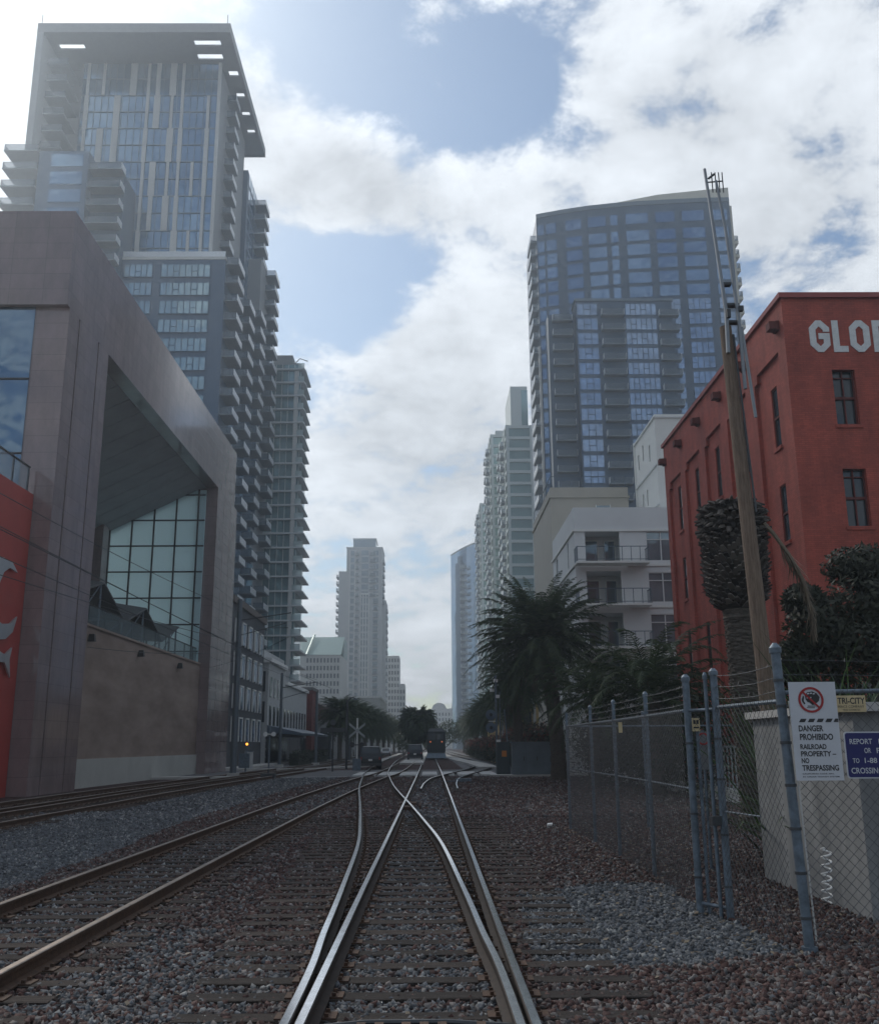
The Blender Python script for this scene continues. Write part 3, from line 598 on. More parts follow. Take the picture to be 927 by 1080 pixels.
# ------------------------------------------------------------ white flats behind the palm
wf = thing('apartment_building', 'stepped white and beige flats with balconies between the palm and red building', 'building', (14,75,0))
wht = mat('flats_white', (.66,.67,.66), .8, var=.05, vscale=.6); bge = mat('flats_beige', (.46,.43,.37), .85, var=.06, vscale=.6); wht2 = mat('flats_cream', (.72,.72,.68), .8, var=.04)
mb = MB()
fl = [14.0,11.1,8.2,5.3,2.4]   # slab levels, top first
mb.wall((10.1,66),(20,66),0,18.1,.3,[(.75,3.15,z+.05,z+2.45) for z in fl]+[(5.0,7.3,z+.25,z+2.35) for z in fl]+[(8.2,9.2,z+.25,z+2.35) for z in fl])
mb.wall((10.1,78),(10.1,66.303),0,18.1,.3,[(2.0,3.0,z+.6,z+2.2) for z in fl]+[(8.4,9.0,z+.3,z+2.2) for z in fl])
mb.box(10.42,20,66.32,78,17.2,17.4); mb.box(19.7,20,66.3,78,0,18.1); mb.build('main_block', wht, wf)
mb = MB().box(9.98,20.1,65.88,66.0,16.35,16.5).box(9.98,10.1,66.0,78,16.35,16.5)
for z in fl: mb.box(9.98,10.1,66,78,z-.1,z+.05)
for z in fl: mb.box(13.7,20.1,65.9,66,z-.12,z+.03)
mb.build('string_course', wht2, wf)
mb = MB(); mb.box(10.1,16.6,78.1,92,0,22.8); mb.box(10.0,16.7,78.0,92.1,21.9,22.05); mb.build('rear_block', bge, wf)
mb = MB(); mb.wall((17.2,77.3),(17.2,70.303),17.5,26.4,.3,[(uu,uu+.4,z,z+1.3) for uu,z in ((1.9,20.1),(3.4,20.1),(1.0,23.7),(2.7,24.0),(4.9,23.3))]); mb.wall((17.2,70),(27,70),17.5,26.4,.3,[(2.4,4.2,21.9,24)]); mb.box(17.5,27,70.3,77.3,17.4,17.6); mb.box(17.5,27,70.3,77.3,25.9,26.1); mb.box(17.1,27.1,77.3,77.5,17.5,26.4)
mb.build('stair_tower', wht2, wf)
mb = MB().box(17.08,17.2,69.9,77.3,22.35,22.45).box(17.08,17.2,69.9,77.3,19.3,19.4).box(17.08,17.2,69.9,77.3,26.1,26.25).box(17.1,27,69.88,70,26.1,26.25); mb.build('band', wht, wf)
for uu,z in ((1.9,20.1),(3.4,20.1),(1.0,23.7),(2.7,24.0),(4.9,23.3)): MB().box(17.38,17.42,77.3-uu-.4,77.3-uu,z,z+1.3).build('window', glass_dark, wf)
win_g = glass('flats_glass', (.20,.25,.28), .08, .45, .3)
for i, z in enumerate(fl):
    # recess room behind the balcony opening
    mb = MB().box(10.4,14.2,68.3,68.5,z,z+2.5).box(14.0,14.2,66.3,68.4,z,z+2.5).box(10.4,14.2,66.3,68.5,z+2.45,z+2.6).box(10.4,14.2,66.3,68.5,z-.1,z+.05); mb.build('recess', wht, wf)
    w = MB().box(10.9,12.1,68.2,68.28,z+.1,z+2.1).build('window', win_g, wf); MB().box(10.85,10.92,68.12,68.2,z+.05,z+2.15).box(12.05,12.15,68.12,68.2,z+.05,z+2.15).box(10.85,12.1,68.12,68.2,z+2.1,z+2.2).build('frame', wht2, w)
    d = MB().box(12.55,13.3,68.2,68.28,z+.05,z+2.1).build('door', win_g, wf); mb = MB()
    for xx in (12.5,13.28): mb.box(xx,xx+.08,68.1,68.2,z+.05,z+2.15)
    mb.box(12.5,13.36,68.1,68.2,z+2.1,z+2.2); mb.build('frame', wht2, d)
    w = MB().box(15.1,17.4,66.12,66.16,z+.25,z+2.35).build('window', win_g, wf)
    mb = MB()
    for xx in (15.1,16.1,17.33): mb.box(xx,xx+.07,66.03,66.11,z+.25,z+2.35)
    mb.box(15.17,17.33,66.04,66.11,z+1.75,z+1.81).box(15.17,17.33,66.04,66.11,z+.25,z+.31).box(15.17,17.33,66.04,66.11,z+2.29,z+2.35); mb.build('frame', wht, w)
    MB().box(18.3,19.3,66.14,66.18,z+.25,z+2.35).build('window', win_g, wf)
    MB().box(10.28,10.32,69,69.6,z+.3,z+2.2).build('window', win_g, wf); MB().box(10.28,10.32,75,76,z+.6,z+2.2).build('window', win_g, wf)
    bal = MB().box(10.0,15.0,64.6,65.86,z-.12,z+.02).build('balcony', wht2, wf)
    mb = MB().box(10.02,14.98,64.62,64.66,z+1.0,z+1.05).box(10.02,14.98,64.62,64.66,z+.12,z+.16)
    for xx in np.linspace(10.04,14.94,9): mb.box(xx,xx+.04,64.62,64.66,z+.02,z+1.0)
    for yy in np.linspace(64.7,65.8,5): mb.box(10.02,10.05,yy,yy+.03,z+.02,z+1.0); mb.box(14.95,14.98,yy,yy+.03,z+.02,z+1.0)
    mb.box(10.02,10.06,64.66,65.86,z+1.0,z+1.05).box(14.94,14.98,64.66,65.86,z+1.0,z+1.05)
    mb.build('railing', steel, bal)
w = MB().box(13.9,15.0,78.02,78.08,18.6,21.2).build('window', win_g, wf); MB().box(13.82,13.9,78.0,78.07,18.5,21.3).box(15.0,15.08,78.0,78.07,18.5,21.3).box(13.9,15.0,78.0,78.06,19.9,20.0).build('frame', wht2, w)
mb = MB().box(10.1,16.5,78.2,78.25,23.75,23.8)
for xx in np.linspace(10.1,16.4,8): mb.box(xx,xx+.05,78.2,78.25,22.8,23.8)
for yy in np.linspace(78.3,91,12): mb.box(10.12,10.17,yy,yy+.05,22.8,23.8)
mb.box(10.12,10.17,78.2,91,23.75,23.8); mb.build('roof_railing', steel, wf)
mb = MB().box(19.6,26,69.95,69.99,23,23.05)
for xx in np.linspace(19.6,22,6): mb.box(xx,xx+.05,69.94,69.99,22,23)
mb.build('roof_railing', steel, wf)
# ------------------------------------------------------------ distant towers
sky_white = railing_glass('sky_white_guard', (.95,.97,.98), 1.0)  # bright sky reflected in the guards, painted in as white glass
bal_conc = mat('balcony_slab', (.17,.19,.21), .8, var=.1)
def balc(x0, x1, y0, y1, z, h=1.1, t=.2, rail='lrf'):
    """slab with upturned glass guard; guard on the given sides (l = -x, r = +x, f = -y)"""
    mb = MB().box(x0, x1, y0, y1, z-t, z)
    if 'r' in rail: mb.box(x1-.06, x1-.01, y0+.02, y1-.02, z, z+h, 1)
    if 'l' in rail: mb.box(x0+.01, x0+.06, y0+.02, y1-.02, z, z+h, 1)
    if 'f' in rail: mb.box(x0+.07, x1-.07, y0+.02, y0+.07, z, z+h, 3)
    mb.box(x0+.02, x1-.07, y0+.08, y0+.12, z+h-.04, z+h, 2)
    return mb
clear_g = railing_glass('clear_balcony_glass', (.22,.28,.33), .5)
BM = [bal_conc, sky_white, steel, clear_g]
# --- the big tower with the flat crown
lt = thing('residential_tower', 'tallest glass tower at left, flat overhanging roof crown and stacked balconies', 'tower', (-48,162,0))
gl_a = glass('tower_glass', (.19,.31,.44), .05, .6, .25, .12); frame_b = mat('slate_blue_cladding', (.07,.115,.18), .55, .2, var=.08); cream = mat('tower_cream', (.55,.55,.53), .7)
grey_c = mat('tower_grey', (.26,.27,.28), .8, var=.06)  # one grey with faint random tone, same on every face
mb = MB().grid_slab([-66.0,-33.9], [141.5,177.0], 120.5, 120.8, [(-40.4,-35.8,143.6,144.9),(-40.6,-36.2,147.0,148.4),(-36.0,-34.3,151.4,152.8),(-64,-59.6,144.6,145.8),(-35.8,-34.3,157.5,158.7),(-35.8,-34.3,163,164.2),(-35.8,-34.3,168.5,169.7)])
mb.box(-66.3,-33.6,141.2,141.5,120.2,122).box(-33.9,-33.6,141.5,177.3,120.2,122).box(-66.3,-66.0,141.5,177.3,120.2,122).box(-66,-33.9,177,177.3,120.2,122)
mb.build('roof_crown', mat('crown_grey', (.22,.225,.23), .7, var=.08), lt)
MB().box(-66.3,-65.2,141.2,150,97,120.3).box(-66.3,-61.6,151.0,172,95,120.3).build('crown_leg', grey_c, lt)
MB().box(-61.5,-36.8,149.3,172,0,120.3).build('upper_shaft', grey_c, lt)
FL = 3.26
for i in range(12):
    z0 = 80.6+i*3.3; z1 = z0+3.3; seed = i//2; rs = random.Random(seed+3)
    c = MB().box(-61.0,-37.0,149.1,149.29,z0,z1).build('curtain_wall', gl_a, lt)
    mb = MB(); mb.box(-61.0,-37.0,148.98,149.09,z0,z0+.22)
    for xx in np.arange(-61,-36.9,1.2): mb.box(xx-.045,xx+.045,149.0,149.09,z0+.22,z1)
    mb.build('mullion', steel, c)
    if i % 2 == 0 and i < 12: xs = sorted(rs.sample([-60,-57.2,-54.6,-52,-49.3,-47.6,-45.0,-43.2,-40.8,-38.6], 7))
    for xx in (xs if i % 2 == 0 else []): w_ = rs.choice([.5,.75,1.1]); MB().box(xx-w_/2,xx+w_/2,148.85,148.97,z0,z1+3.3).build('wall_panel', cream, lt)
MB().box(-37.1,-36.6,148.8,149.3,80,120.3).build('corner_post', cream, lt)
MB().box(-36.8,-35.9,172,188.5,0,113.8).box(-52,-36.8,172.1,188.5,0,113.8).build('rear_mass', frame_b, lt)
mb = MB()
for z in np.arange(82,112,FL):
    for yy in np.arange(173.2,187,2.4): mb.box(-35.89,-35.84,yy,yy+1.9,z,z+2.3)
mb.build('side_window', gl_a, lt)
MB().box(-36.8,-33.3,176,190,0,96.5).build('rear_mass', grey_c, lt)
MB().box(-68,-33.3,145,176,0,79.7).build('lower_block', frame_b, lt)
MB().box(-68.0,-33.2,144.9,150,79.7,80.2).build('ledge', cream, lt)
mb = MB().box(-57,-33.4,145.2,145.25,80.2,81.3).build('roof_guard', sky_white, lt)
items = []
for i in range(24):
    z = 79.0-2.4-i*FL
    for (a, b, n) in ((-43.7,-35.7,8),(-49.8,-45.1,5),(-56.5,-51.6,5)):
        m1 = MB().box(a,b,144.9,144.98,z,z+2.15); w_ = (b-a)/n
        for k in range(n+1): m1.box(a+k*w_-.06,a+k*w_+.06,144.8,144.89,z,z+2.15,1)
        for k in range(n):
            if k % 3 == 2: m1.box(a+k*w_+.07,a+(k+1)*w_-.07,144.83,144.89,z+.95,z+1.05,1)
        m1.box(a-.1,b+.1,144.75,144.89,z-.12,z-.02,1); items.append(m1)
many('window', lt, [glass('tower_window', (.34,.46,.50), .06, .6, .2, .2), frame_b], items)
# windows on the street side of the lower block between the balcony stacks
items = []
for i in range(26):
    z = 77.0-i*2.95
    for (a, b) in ((151.4,155.6),(162.6,166.4),(174,179)):
        items.append(MB().box(-33.29,-33.2,a,b,z,z+2.2))
many('side_window', lt, gl_a, items[:100])
items = []
for i in range(24):
    z = 79.3-i*FL
    items.append(balc(-33.28,-31.2,145.6,150.8,z,rail='rf')); items.append(balc(-33.28,-31.2,156.2,161.4,z-2.3,rail='rf'))
    items.append(balc(-33.28,-31.2,167.2,172.6,z+.8,rail='rf')); 
for i in range(29): items.append(balc(-33.28,-31.2,181,186.6,95.5-i*FL,rail='rf'))
for i in range(11): items.insert(i*4, balc(-36.7,-35.0,154.8,158.6,117.0-i*FL,rail='rf'))
for i in range(5): items.insert(i*4, balc(-35.88,-33.6,180,185,111-i*FL,rail='rf'))
# lower front wing at far left
MB().box(-63.7,-55.6,141,149,0,97.2).box(-55.6,-50.2,143,149,0,94.2).build('front_wing', frame_b, lt)
mb = MB()
for i in range(8): mb.box(-61.6,-56.4,140.9,140.98,71.5+i*FL,73.8+i*FL)
mb.build('wing_window', gl_a, lt)
for i in range(8): items.insert(i*5, balc(-69.3,-63.72,140.4,146,97.0-i*FL-(.0),rail='lf')); items.insert(i*5+2, balc(-55.4,-50.0,140.8,142.98,93.9-i*FL,rail='rf'))
for i in range(7): items.append(balc(-65.1,-61.52,143.6,149.2,116-i*FL,rail='f'))
many('balcony', lt, BM, items)
for (x, y) in ((-65.8,141.6),(-34.2,141.6)): MB().tube([(x,y,122),(x,y,124)], .06, 5).build('mast', steel_dk, lt)
# --- second left tower, white slab edges
t2 = thing('residential_tower', 'slim glass tower with white floor edges directly behind the tallest left tower', 'tower', (-33,205,0))
MB().box(-42,-26.6,190,200,0,79.6).build('glazed_shaft', glass('slab_tower_glass', (.22,.33,.34), .07, .5, .2, .2), t2)
its = []
for i in range(27):
    z = 78.2-i*2.92; d = 1.45 if i > 10 else .9
    m1 = MB(); e = -26.6+d
    m1.prism([(-42.2,189.2,z),(-27.6,189.2,z),(e-.2,189.0,z),(e,190.2,z),(e-.1,199.8,z),(-42.2,199.8,z)], (0,0,.3)); its.append(m1)
many('floor_slab', t2, mat('slab_white', (.60,.62,.63), .6), its)
mb = MB()
for x in np.arange(-41,-26,1.3): mb.box(x-.05,x+.05,189.85,189.99,0,79.6)
mb.box(-27.9,-27.1,189.3,189.84,0,78); mb.build('mullion', cream, t2)
its = [MB().box(-27.2,-25.3 if i > 10 else -25.9,189.15,189.2,77.3-i*2.92+1.25-.1,77.3-i*2.92+2.3) for i in range(26)]
many('balcony_guard', t2, railing_glass('green_guard', (.55,.65,.66), .6), its)
MB().box(-33,-29,193,199,79.6,83.0).box(-41,-26.9,190.6,199.5,79.6,80.2).build('roof_plant', grey_c, t2)
mb = MB().tube([(-28.4,191,80),(-27.2,191,81.4),(-25.5,191,80.8)], .1, 5); mb.build('roof_crane', steel_dk, t2)
# --- generic slab-block with punched windows and balconies on the front
def block(t, name, x0, x1, y0, y1, z0, z1, m): return MB().box(x0,x1,y0,y1,z0,z1).build(name, m, t)
# --- centre tower
ct = thing('residential_tower', 'slender grey tower with boxy top standing alone over the end of the street', 'tower', (-29,430,0))
cg = mat('centre_tower_grey', (.40,.41,.41), .8, var=.05, vscale=.2); cgl = glass('centre_glass', (.20,.25,.29), .1, .4, .2, .1)
block(ct,'main_shaft',-36.6,-20.9,420,440,0,86.8,cg); block(ct,'crown',-33.9,-23.9,422,436,86.8,91.2,cgl); block(ct,'side_wing',-40.2,-36.6,423,440,0,77,cg); block(ct,'side_wing',-20.9,-19.3,423,440,0,64,cg)
mb = MB().box(-34.1,-23.7,421.8,436.2,91.2,91.7).box(-36.8,-20.7,419.8,440.2,86.8,87.3); mb.build('cornice', cream, ct)
mb = MB()
for x in (-35.2,-32.8,-30.3,-29.1,-27.9,-26.7): mb.box(x-.22,x+.22,419.5,419.99,0,66 if x > -31 else 86)
mb.box(-30.4,-22.5,419.4,419.98,66,66.8); mb.build('pilaster', cream, ct)
w1, b1, s1 = [], [], []
for i in range(27):
    z = 83.6-i*3.05
    w1.append(MB().box(-34.8,-33.2,419.9,419.97,z,z+2.0)); w1.append(MB().box(-30.0,-27.0,419.9,419.97,z,z+2.2)); w1.append(MB().box(-24.8,-22.6,419.9,419.97,z,z+2.1))
    b1.append(balc(-26.4 if i < 7 else -24.8,-23.6 if i < 7 else -22.6,418.7,419.98,z,rail='lrf')); s1.append(balc(-32.6,-31,418.8,419.98,z,rail='lrf'))
    if i > 0: b1.append(balc(-20.88 if i < 8 else -19.28,-19.9 if i < 8 else -18.5,421 if i < 8 else 424,427 if i < 8 else 429,z,rail='rf',t=.4))
    if z < 76: b1.append(balc(-41.3,-40.22,423,429,z,rail='lf',t=.4))
many('window', ct, cgl, w1); many('balcony', ct, BM, b1+s1)
# --- pale blocks just right of the centre tower
pb = thing('apartment_building', 'stepped pale block with dark window grid right behind the centre tower', 'building', (-16,470,0))
block(pb,'tall_part',-23,-14.6,460,480,0,43,cream); block(pb,'low_part',-14.6,-12.0,462,480,0,30,cream)
its = []
for i in range(14):
    for j, x in enumerate(np.arange(-20.9,-12.6,1.35)):
        z = 40-i*2.9
        if x > -15 and z > 28: continue
        its.append(MB().box(x,x+.8,459.9 if x < -14.7 else 461.9,459.97 if x < -14.7 else 461.97,z,z+1.7))
many('window', pb, glass_dark, its)
# --- hotel with slanted green roof
ht = thing('hotel_building', 'broad pale hotel block with sloping green metal roof left of the centre tower', 'building', (-38,340,0))
block(ht,'pale_block',-50,-30.5,332,360,0,32,mat('hotel_pale', (.46,.46,.44), .8, var=.04))
mb = MB(); mb.prism([(-50,331.6,32),(-30.3,331.6,32),(-30.3,345,39.2),(-50,345,39.2)], (0,.5,.3)); mb.prism([(-42.4,331,32),(-41.9,331,32),(-41.0,345,40.2),(-41.5,345,40.2)], (.5,0,.3)); mb.box(-50,-30.5,345,359,32,39.0)
mb.build('roof', mat('green_roof', (.17,.27,.25), .5, .2, var=.1), ht)
its = []
for i in range(10):
    for x in np.arange(-42,-31.2,1.16): its.append(MB().box(x,x+.62,331.9,331.97,29.4-i*2.6,30.9-i*2.6))
many('window', ht, glass_dark, its)
# --- small far block, right of the street end
fb = thing('apartment_building', 'small far pale block with arched top right of the round street palm', 'building', (3.5,560,0))
block(fb,'pale_block',.3,14,560,580,0,22,cream); mb = MB()
mb.prism([(5+4*math.cos(a),560,22+3.2*math.sin(a)) for a in np.linspace(0,math.pi,12)], (0,8,0)); mb.build('arched_gable', cream, fb)
its = [MB().box(x,x+.9,559.9,559.97,z,z+1.7) for z in np.arange(3,21,3.0) for x in np.arange(1.2,12,1.8)]
many('window', fb, glass_dark, its)
# --- curved blue glass tower
cv = thing('office_tower', 'curved blue glass tower with slanted top at the right of the street gap', 'tower', (18,432,0))
n = 14; arc = [(9.7+ (1-math.cos(a))*3.2+ (i/n)*11.5, 432-math.sin(a)*10*(1 if a < math.pi/2 else 1)) for i, a in enumerate(np.linspace(0, math.pi*.62, n+1))]
arc = [(9.6+i*13.5/n, 434-13*math.sin(math.pi*(.08+.55*i/n))) for i in range(n+1)]
zt = lambda x: 85.2+(x-9.6)*.34
for i in range(n):
    (x0, y0), (x1, y1) = arc[i], arc[i+1]
    m1 = MB().add([(x0,y0,0),(x1,y1,0),(x1,y1,zt(x1)),(x0,y0,zt(x0)),(x0,445,0),(x1,445,0),(x1,445,zt(x1)),(x0,445,zt(x0))], [(0,1,2,3),(5,4,7,6),(3,2,6,7),(4,0,3,7),(1,5,6,2)])
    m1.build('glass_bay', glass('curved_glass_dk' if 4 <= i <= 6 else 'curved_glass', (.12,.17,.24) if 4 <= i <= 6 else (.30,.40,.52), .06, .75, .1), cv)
its = [balc(13.4,16.4,419.6,421.4,78-i*2.9,rail='lrf',t=.4) for i in range(26)]
many('balcony', cv, BM, its)
mb = MB(); 
for i in range(n):
    (x0, y0), (x1, y1) = arc[i], arc[i+1]; mb.prism([(x0,y0-.25,zt(x0)),(x1,y1-.25,zt(x1)),(x1,y1+.6,zt(x1)),(x0,y0+.6,zt(x0))], (0,0,.7))
mb.build('parapet', cream, cv)
# --- three teal-banded towers in a row
teal_g = glass('sea_green_glass', (.28,.42,.40), .08, .5, .15, .2); teal_w = mat('teal_tower_slab', (.55,.60,.58), .7)
def banded(label, x0, x1, y0, y1, z1, cap=None, bays=2):
    t = thing('residential_tower', label, 'tower', ((x0+x1)/2, (y0+y1)/2, 0), 'green-banded towers in a row')
    MB().box(x0,x1,y0,y1,0,z1).build('shaft', teal_g, t)
    its = [MB().box(x0-.5,x1+.3,y0-.5,y1+.3,z,z+.75) for z in np.arange(z1-.75,3,-3.0)]
    many('floor_band', t, teal_w, its)
    mb = MB()
    for x in np.linspace(x0,x1,bays+1): mb.box(x-.35,x+.35,y0-.62,y0-.51,0,z1)
    for y in np.linspace(y0+3,y1,6): mb.box(x0-.62,x0-.51,y-.4,y+.4,0,z1)
    mb.build('pier', teal_w, t)
    its = [balc(x0-1.6,x0-.52,y,y+3.2,z,rail='lf',t=.35) for z in np.arange(z1-3.75,20,-3.0) for y in (y0+5,y0+15)]
    many('balcony', t, BM, its)
    if cap: MB().box(*cap).build('penthouse', teal_w, t); MB().box(cap[1]-1.6,cap[1]+.05,cap[2]-.1,cap[2]+.02,cap[4],cap[5]-1).build('penthouse_glass', teal_g, t)
    return t
banded('nearest and tallest green-banded tower, tucked against the big blue glass tower', 20.0,32,236,262,81.5,(21.2,25.6,238,255,81.5,93.0))
banded('middle green-banded tower of the row of three', 18.2,27,268,296,89.5,(19.4,24,270,285,89.5,91.5))
banded('farthest green-banded tower, beside the curved glass tower', 18.3,26,332,360,85,(21,25,334,350,85,87))
# --- big blue tower, gently curved front
bt = thing('residential_tower', 'wide dark blue glass tower with curved front rising over the white flats', 'tower', (40,180,0))
plan = [(21.4,172.9),(26.2,171.2),(31.0,169.8),(36,168.8),(40.5,168.15),(45.1,167.7),(49.2,167.3),(53,167.0),(58.0,166.8)]
xs_ = [p[0] for p in plan]; ys_ = [p[1] for p in plan]
fy = lambda x: float(np.interp(x, xs_, ys_))
dk = mat('blue_tower_spandrel', (.045,.08,.13), .5, .2, var=.1, vscale=.3); bgl = glass('blue_tower_glass', (.13,.22,.36), .05, .7, .18, .2); lgl = glass('blue_tower_pale_glass', (.24,.33,.47), .1, .6, .35, .5); ccream = mat('blue_tower_cream', (.58,.55,.46), .8)  # two blue glasses, darker mainly for the top floors, paler below
mb = MB(); poly = plan+[(58,192),(21.4,192)]; mb.prism([(x,y,0) for x,y in poly], (0,0,103.5)); mb.build('shaft', dk, bt)
mb = MB(); mb.prism([(x,y-.15,103.5) for x,y in plan]+[(x,y+.5,103.5) for x,y in plan[::-1]], (0,0,.9)); mb.build('parapet', steel, bt)
mb = MB(); mb.add([(29,171.6,103.5),(45,169.3,103.5),(58.6,168.4,103.5),(58.6,190,103.5),(29,190,103.5),(29,171.6,104.5),(45,169.3,106.6),(58.6,168.4,107.6),(58.6,190,107.6),(29,190,104.5)],[(4,3,2,1,0),(5,6,7,8,9),(0,1,6,5),(1,2,7,6),(2,3,8,7),(3,4,9,8),(4,0,5,9)]); mb.box(57.9,58.9,168.2,191,60,103.5); mb.build('rooftop_screen', ccream, bt)
def slat(x0, x1, z0, z1, d=.12, mi=0, mb=None):
    mb = mb or MB(); a, b = fy(x0)-.02, fy(x1)-.02
    mb.prism([(x0,a,z0),(x1,b,z0),(x1,b,z1),(x0,a,z1)], (0,-d,0), mi); return mb
bays_ = [(23.2,25.1,0),(26.9,29.8,0),(31.1,34.4,0),(35.3,36.6,0),(38.2,42.4,0),(43.8,47.4,0),(48.8,53.0,0),(54.6,57.4,0)]
its, pale_w = [], []
for i in range(30):
    z = 99.6-i*2.95-(.7 if i > 0 else 0)
    for j, (a, b, _) in enumerate(bays_):
        if z < 80 and 1 <= j <= 4: continue
        m1 = slat(a, b, z, z+2.2)
        if i >= 6:
            k = max(2, int((b-a)/.95))
            for q in range(k+1): slat(a+(b-a)*q/k-.05, a+(b-a)*q/k+.05, z, z+2.2, .17, 1, m1)
            slat(a+.1, a+(b-a)/k-.05, z+1.05, z+1.13, .16, 1, m1); slat(b-(b-a)/k+.05, b-.1, z+1.05, z+1.13, .16, 1, m1)
        (pale_w if i >= 6 else its).append(m1)
    if z > 36: its.insert(0, slat(21.6, 22.8, z, z+2.2))
many('dark_window', bt, bgl, its); many('window', bt, [lgl, dk], pale_w)
MB().box(27.4,45.4,166.2,170.5,0,82.4).build('projecting_bay', dk, bt); MB().box(27.2,45.6,166.0,170.5,82.4,82.9).build('ledge', steel, bt)
MB().box(22.4,27.4,168.6,172,0,80.6).build('projecting_bay', dk, bt)
wb_, bb_ = [], []
for i in range(25):
    z = 79.6-i*2.95
    for (a, b) in ((27.6,31.4),(36.6,42.4)):
        m1 = MB().box(a,b,166.1,166.19,z,z+2.2); k = int((b-a)/.95)
        for q in range(k+1): m1.box(a+(b-a)*q/k-.05,a+(b-a)*q/k+.05,166.02,166.09,z,z+2.2,1)
        for q in (1,3): m1.box(a+(b-a)*q/k+.06,a+(b-a)*(q+1)/k-.06,166.03,166.09,z+1.05,z+1.14,1)
        wb_.append(m1)
    bb_ += [balc(32.0,36.2,164.9,166.18,z-.3,rail='lrf'), balc(42.8,46.4,165.2,166.6,z-.3,rail='lrf'), balc(23.2,26.9,167.4,168.58,z-.3,rail='lrf')]
many('bay_window', bt, [lgl, dk], wb_); many('balcony', bt, BM, bb_)
its = [balc(58.95,60.3,170,176,97-i*2.95,rail='rf',t=.6) for i in range(14)]; many('side_balcony', bt, [ccream, sky_white, steel, clear_g], its)
its = [balc(20.2,21.38,173.5,180,99-i*2.95,rail='lf',t=.4) for i in range(30)]; many('corner_balcony', bt, BM, its)
mb = MB().box(21.0,21.4,172.3,172.9,0,76).box(22.3,22.5,168.3,168.6,0,80); mb.build('corner_fin', cream, bt)
mb = MB().tube([(44,175,106),(44,175,109)], .1, 5).tube([(37,175,106),(37,175,107.2)], .3, 6).tube([(39.5,175,106),(39.5,175,107.2)], .3, 6); mb.build('roof_vent', steel_dk, bt)
# ------------------------------------------------------------ low buildings along the left of the street
db = thing('dark_building', 'narrow dark four-storey building with white windows right of the granite pier', 'building', (-20,92,0))
MB().box(-26,-17.2,84,101,0,14.2).build('wall', mat('charcoal_render', (.055,.06,.068), .8, var=.15), db); MB().box(-26.1,-17.0,83.9,101.1,14.2,14.8).build('cornice', mat('dark_cornice', (.12,.10,.09), .7), db)
for z in (2.4,5.2,8.0,10.9):
    for y in (85.4,88.6,91.8,95,98):
        w = MB().box(-17.15,-17.1,y,y+1.5,z,z+1.9).build('window', lgl, db); MB().box(-17.18,-17.04,y-.12,y-.01,z-.1,z+2).box(-17.18,-17.04,y+1.51,y+1.62,z-.1,z+2).box(-17.18,-17.04,y-.12,y+1.62,z+1.91,z+2.05).build('frame', white_p, w)
wb2 = thing('white_building', 'low white two-storey building with tall dark windows and a blue-grey street canopy', 'building', (-18,112,0))
lowg = mat('white_render_old', (.43,.44,.44), .8, var=.1)
MB().box(-30,-16.8,102,114,0,10.4).box(-30,-16.8,114,134,0,8.8).box(-30,-18.5,108,124,10.4,12.4).build('wall', lowg, wb2)
MB().box(-30.1,-16.5,101.8,114,10.4,10.9).box(-30.1,-16.5,114.1,134,8.8,9.2).build('parapet', white_p, wb2)
its = [MB().box(-16.85,-16.75,y,y+1.2,z,z+2.1) for z in (3.9,6.9) for y in np.arange(103,133,2.6) if z+2.1 < (10.2 if y < 113 else 8.6)]
its += [MB().box(x,x+1.1,101.93,101.98,z,z+2.1) for z in (4.3,7.4) for x in (-22,-20,-18.2)]
many('window', wb2, glass_dark, its)
mb = MB(); mb.prism([(-16.8,102,4.0),(-13.2,102,3.2),(-13.2,102,3.0),(-16.8,102,3.2)], (0,30,0)); mb.build('canopy', mat('canopy_blue', (.07,.10,.14), .5, .2), wb2)
MB().box(-16.9,-16.7,102,134,.2,2.9).build('shopfront', glass_dark, wb2)
h = MB(); 
hd = thing('hedge', 'long clipped dark hedge along the tram platform under the canopy', 'hedge', (-13.6,110,0))
sb = thing('depot_building', 'old pale station building with arched gable and low tiled roof', 'building', (-14,175,0))
MB().box(-22,-12.6,145,215,0,5.6).build('wall', lowg, sb)
mb = MB(); mb.prism([(-22.6,144,5.6),(-12.0,144,5.6),(-17.3,144,8.4)], (0,72,0)); mb.build('roof', mat('old_tile', (.13,.085,.07), .8, var=.2), sb)
mb = MB()
for y in np.arange(148,212,7): mb.prism([(-12.57,y+1.5+1.5*math.cos(a),2.6+1.5*math.sin(a)) for a in np.linspace(0,math.pi,10)]+[(-12.57,y,.2),(-12.57,y+3,.2)], (-.05,0,0))
for x in (-20,-15.6): mb.prism([(x+1.1*math.cos(a),144.9,2.8+1.1*math.sin(a)) for a in np.linspace(0,math.pi,10)]+[(x-1.1,144.9,.2),(x+1.1,144.9,.2)], (0,.05,0))
mb.build('arch_opening', glass_dark, sb)
rr = thing('brick_building', 'small dark red building behind the catenary poles left of the street', 'building', (-20,136,0))
MB().box(-24,-16.3,136,143,0,9.4).build('wall', brick_dk, rr); MB().box(-24.1,-16.2,135.9,143.1,9.4,9.8).build('cornice', conc_dark, rr)
bb = thing('parking_structure', 'plain beige block behind the left row of street palms', 'building', (-22,260,0))
MB().box(-36,-12.8,250,290,0,13.6).build('wall', mat('plain_beige', (.34,.34,.32), .9, var=.05), bb); MB().box(-36.2,-12.6,249.8,290.2,13.6,14.1).build('parapet', cream, bb)
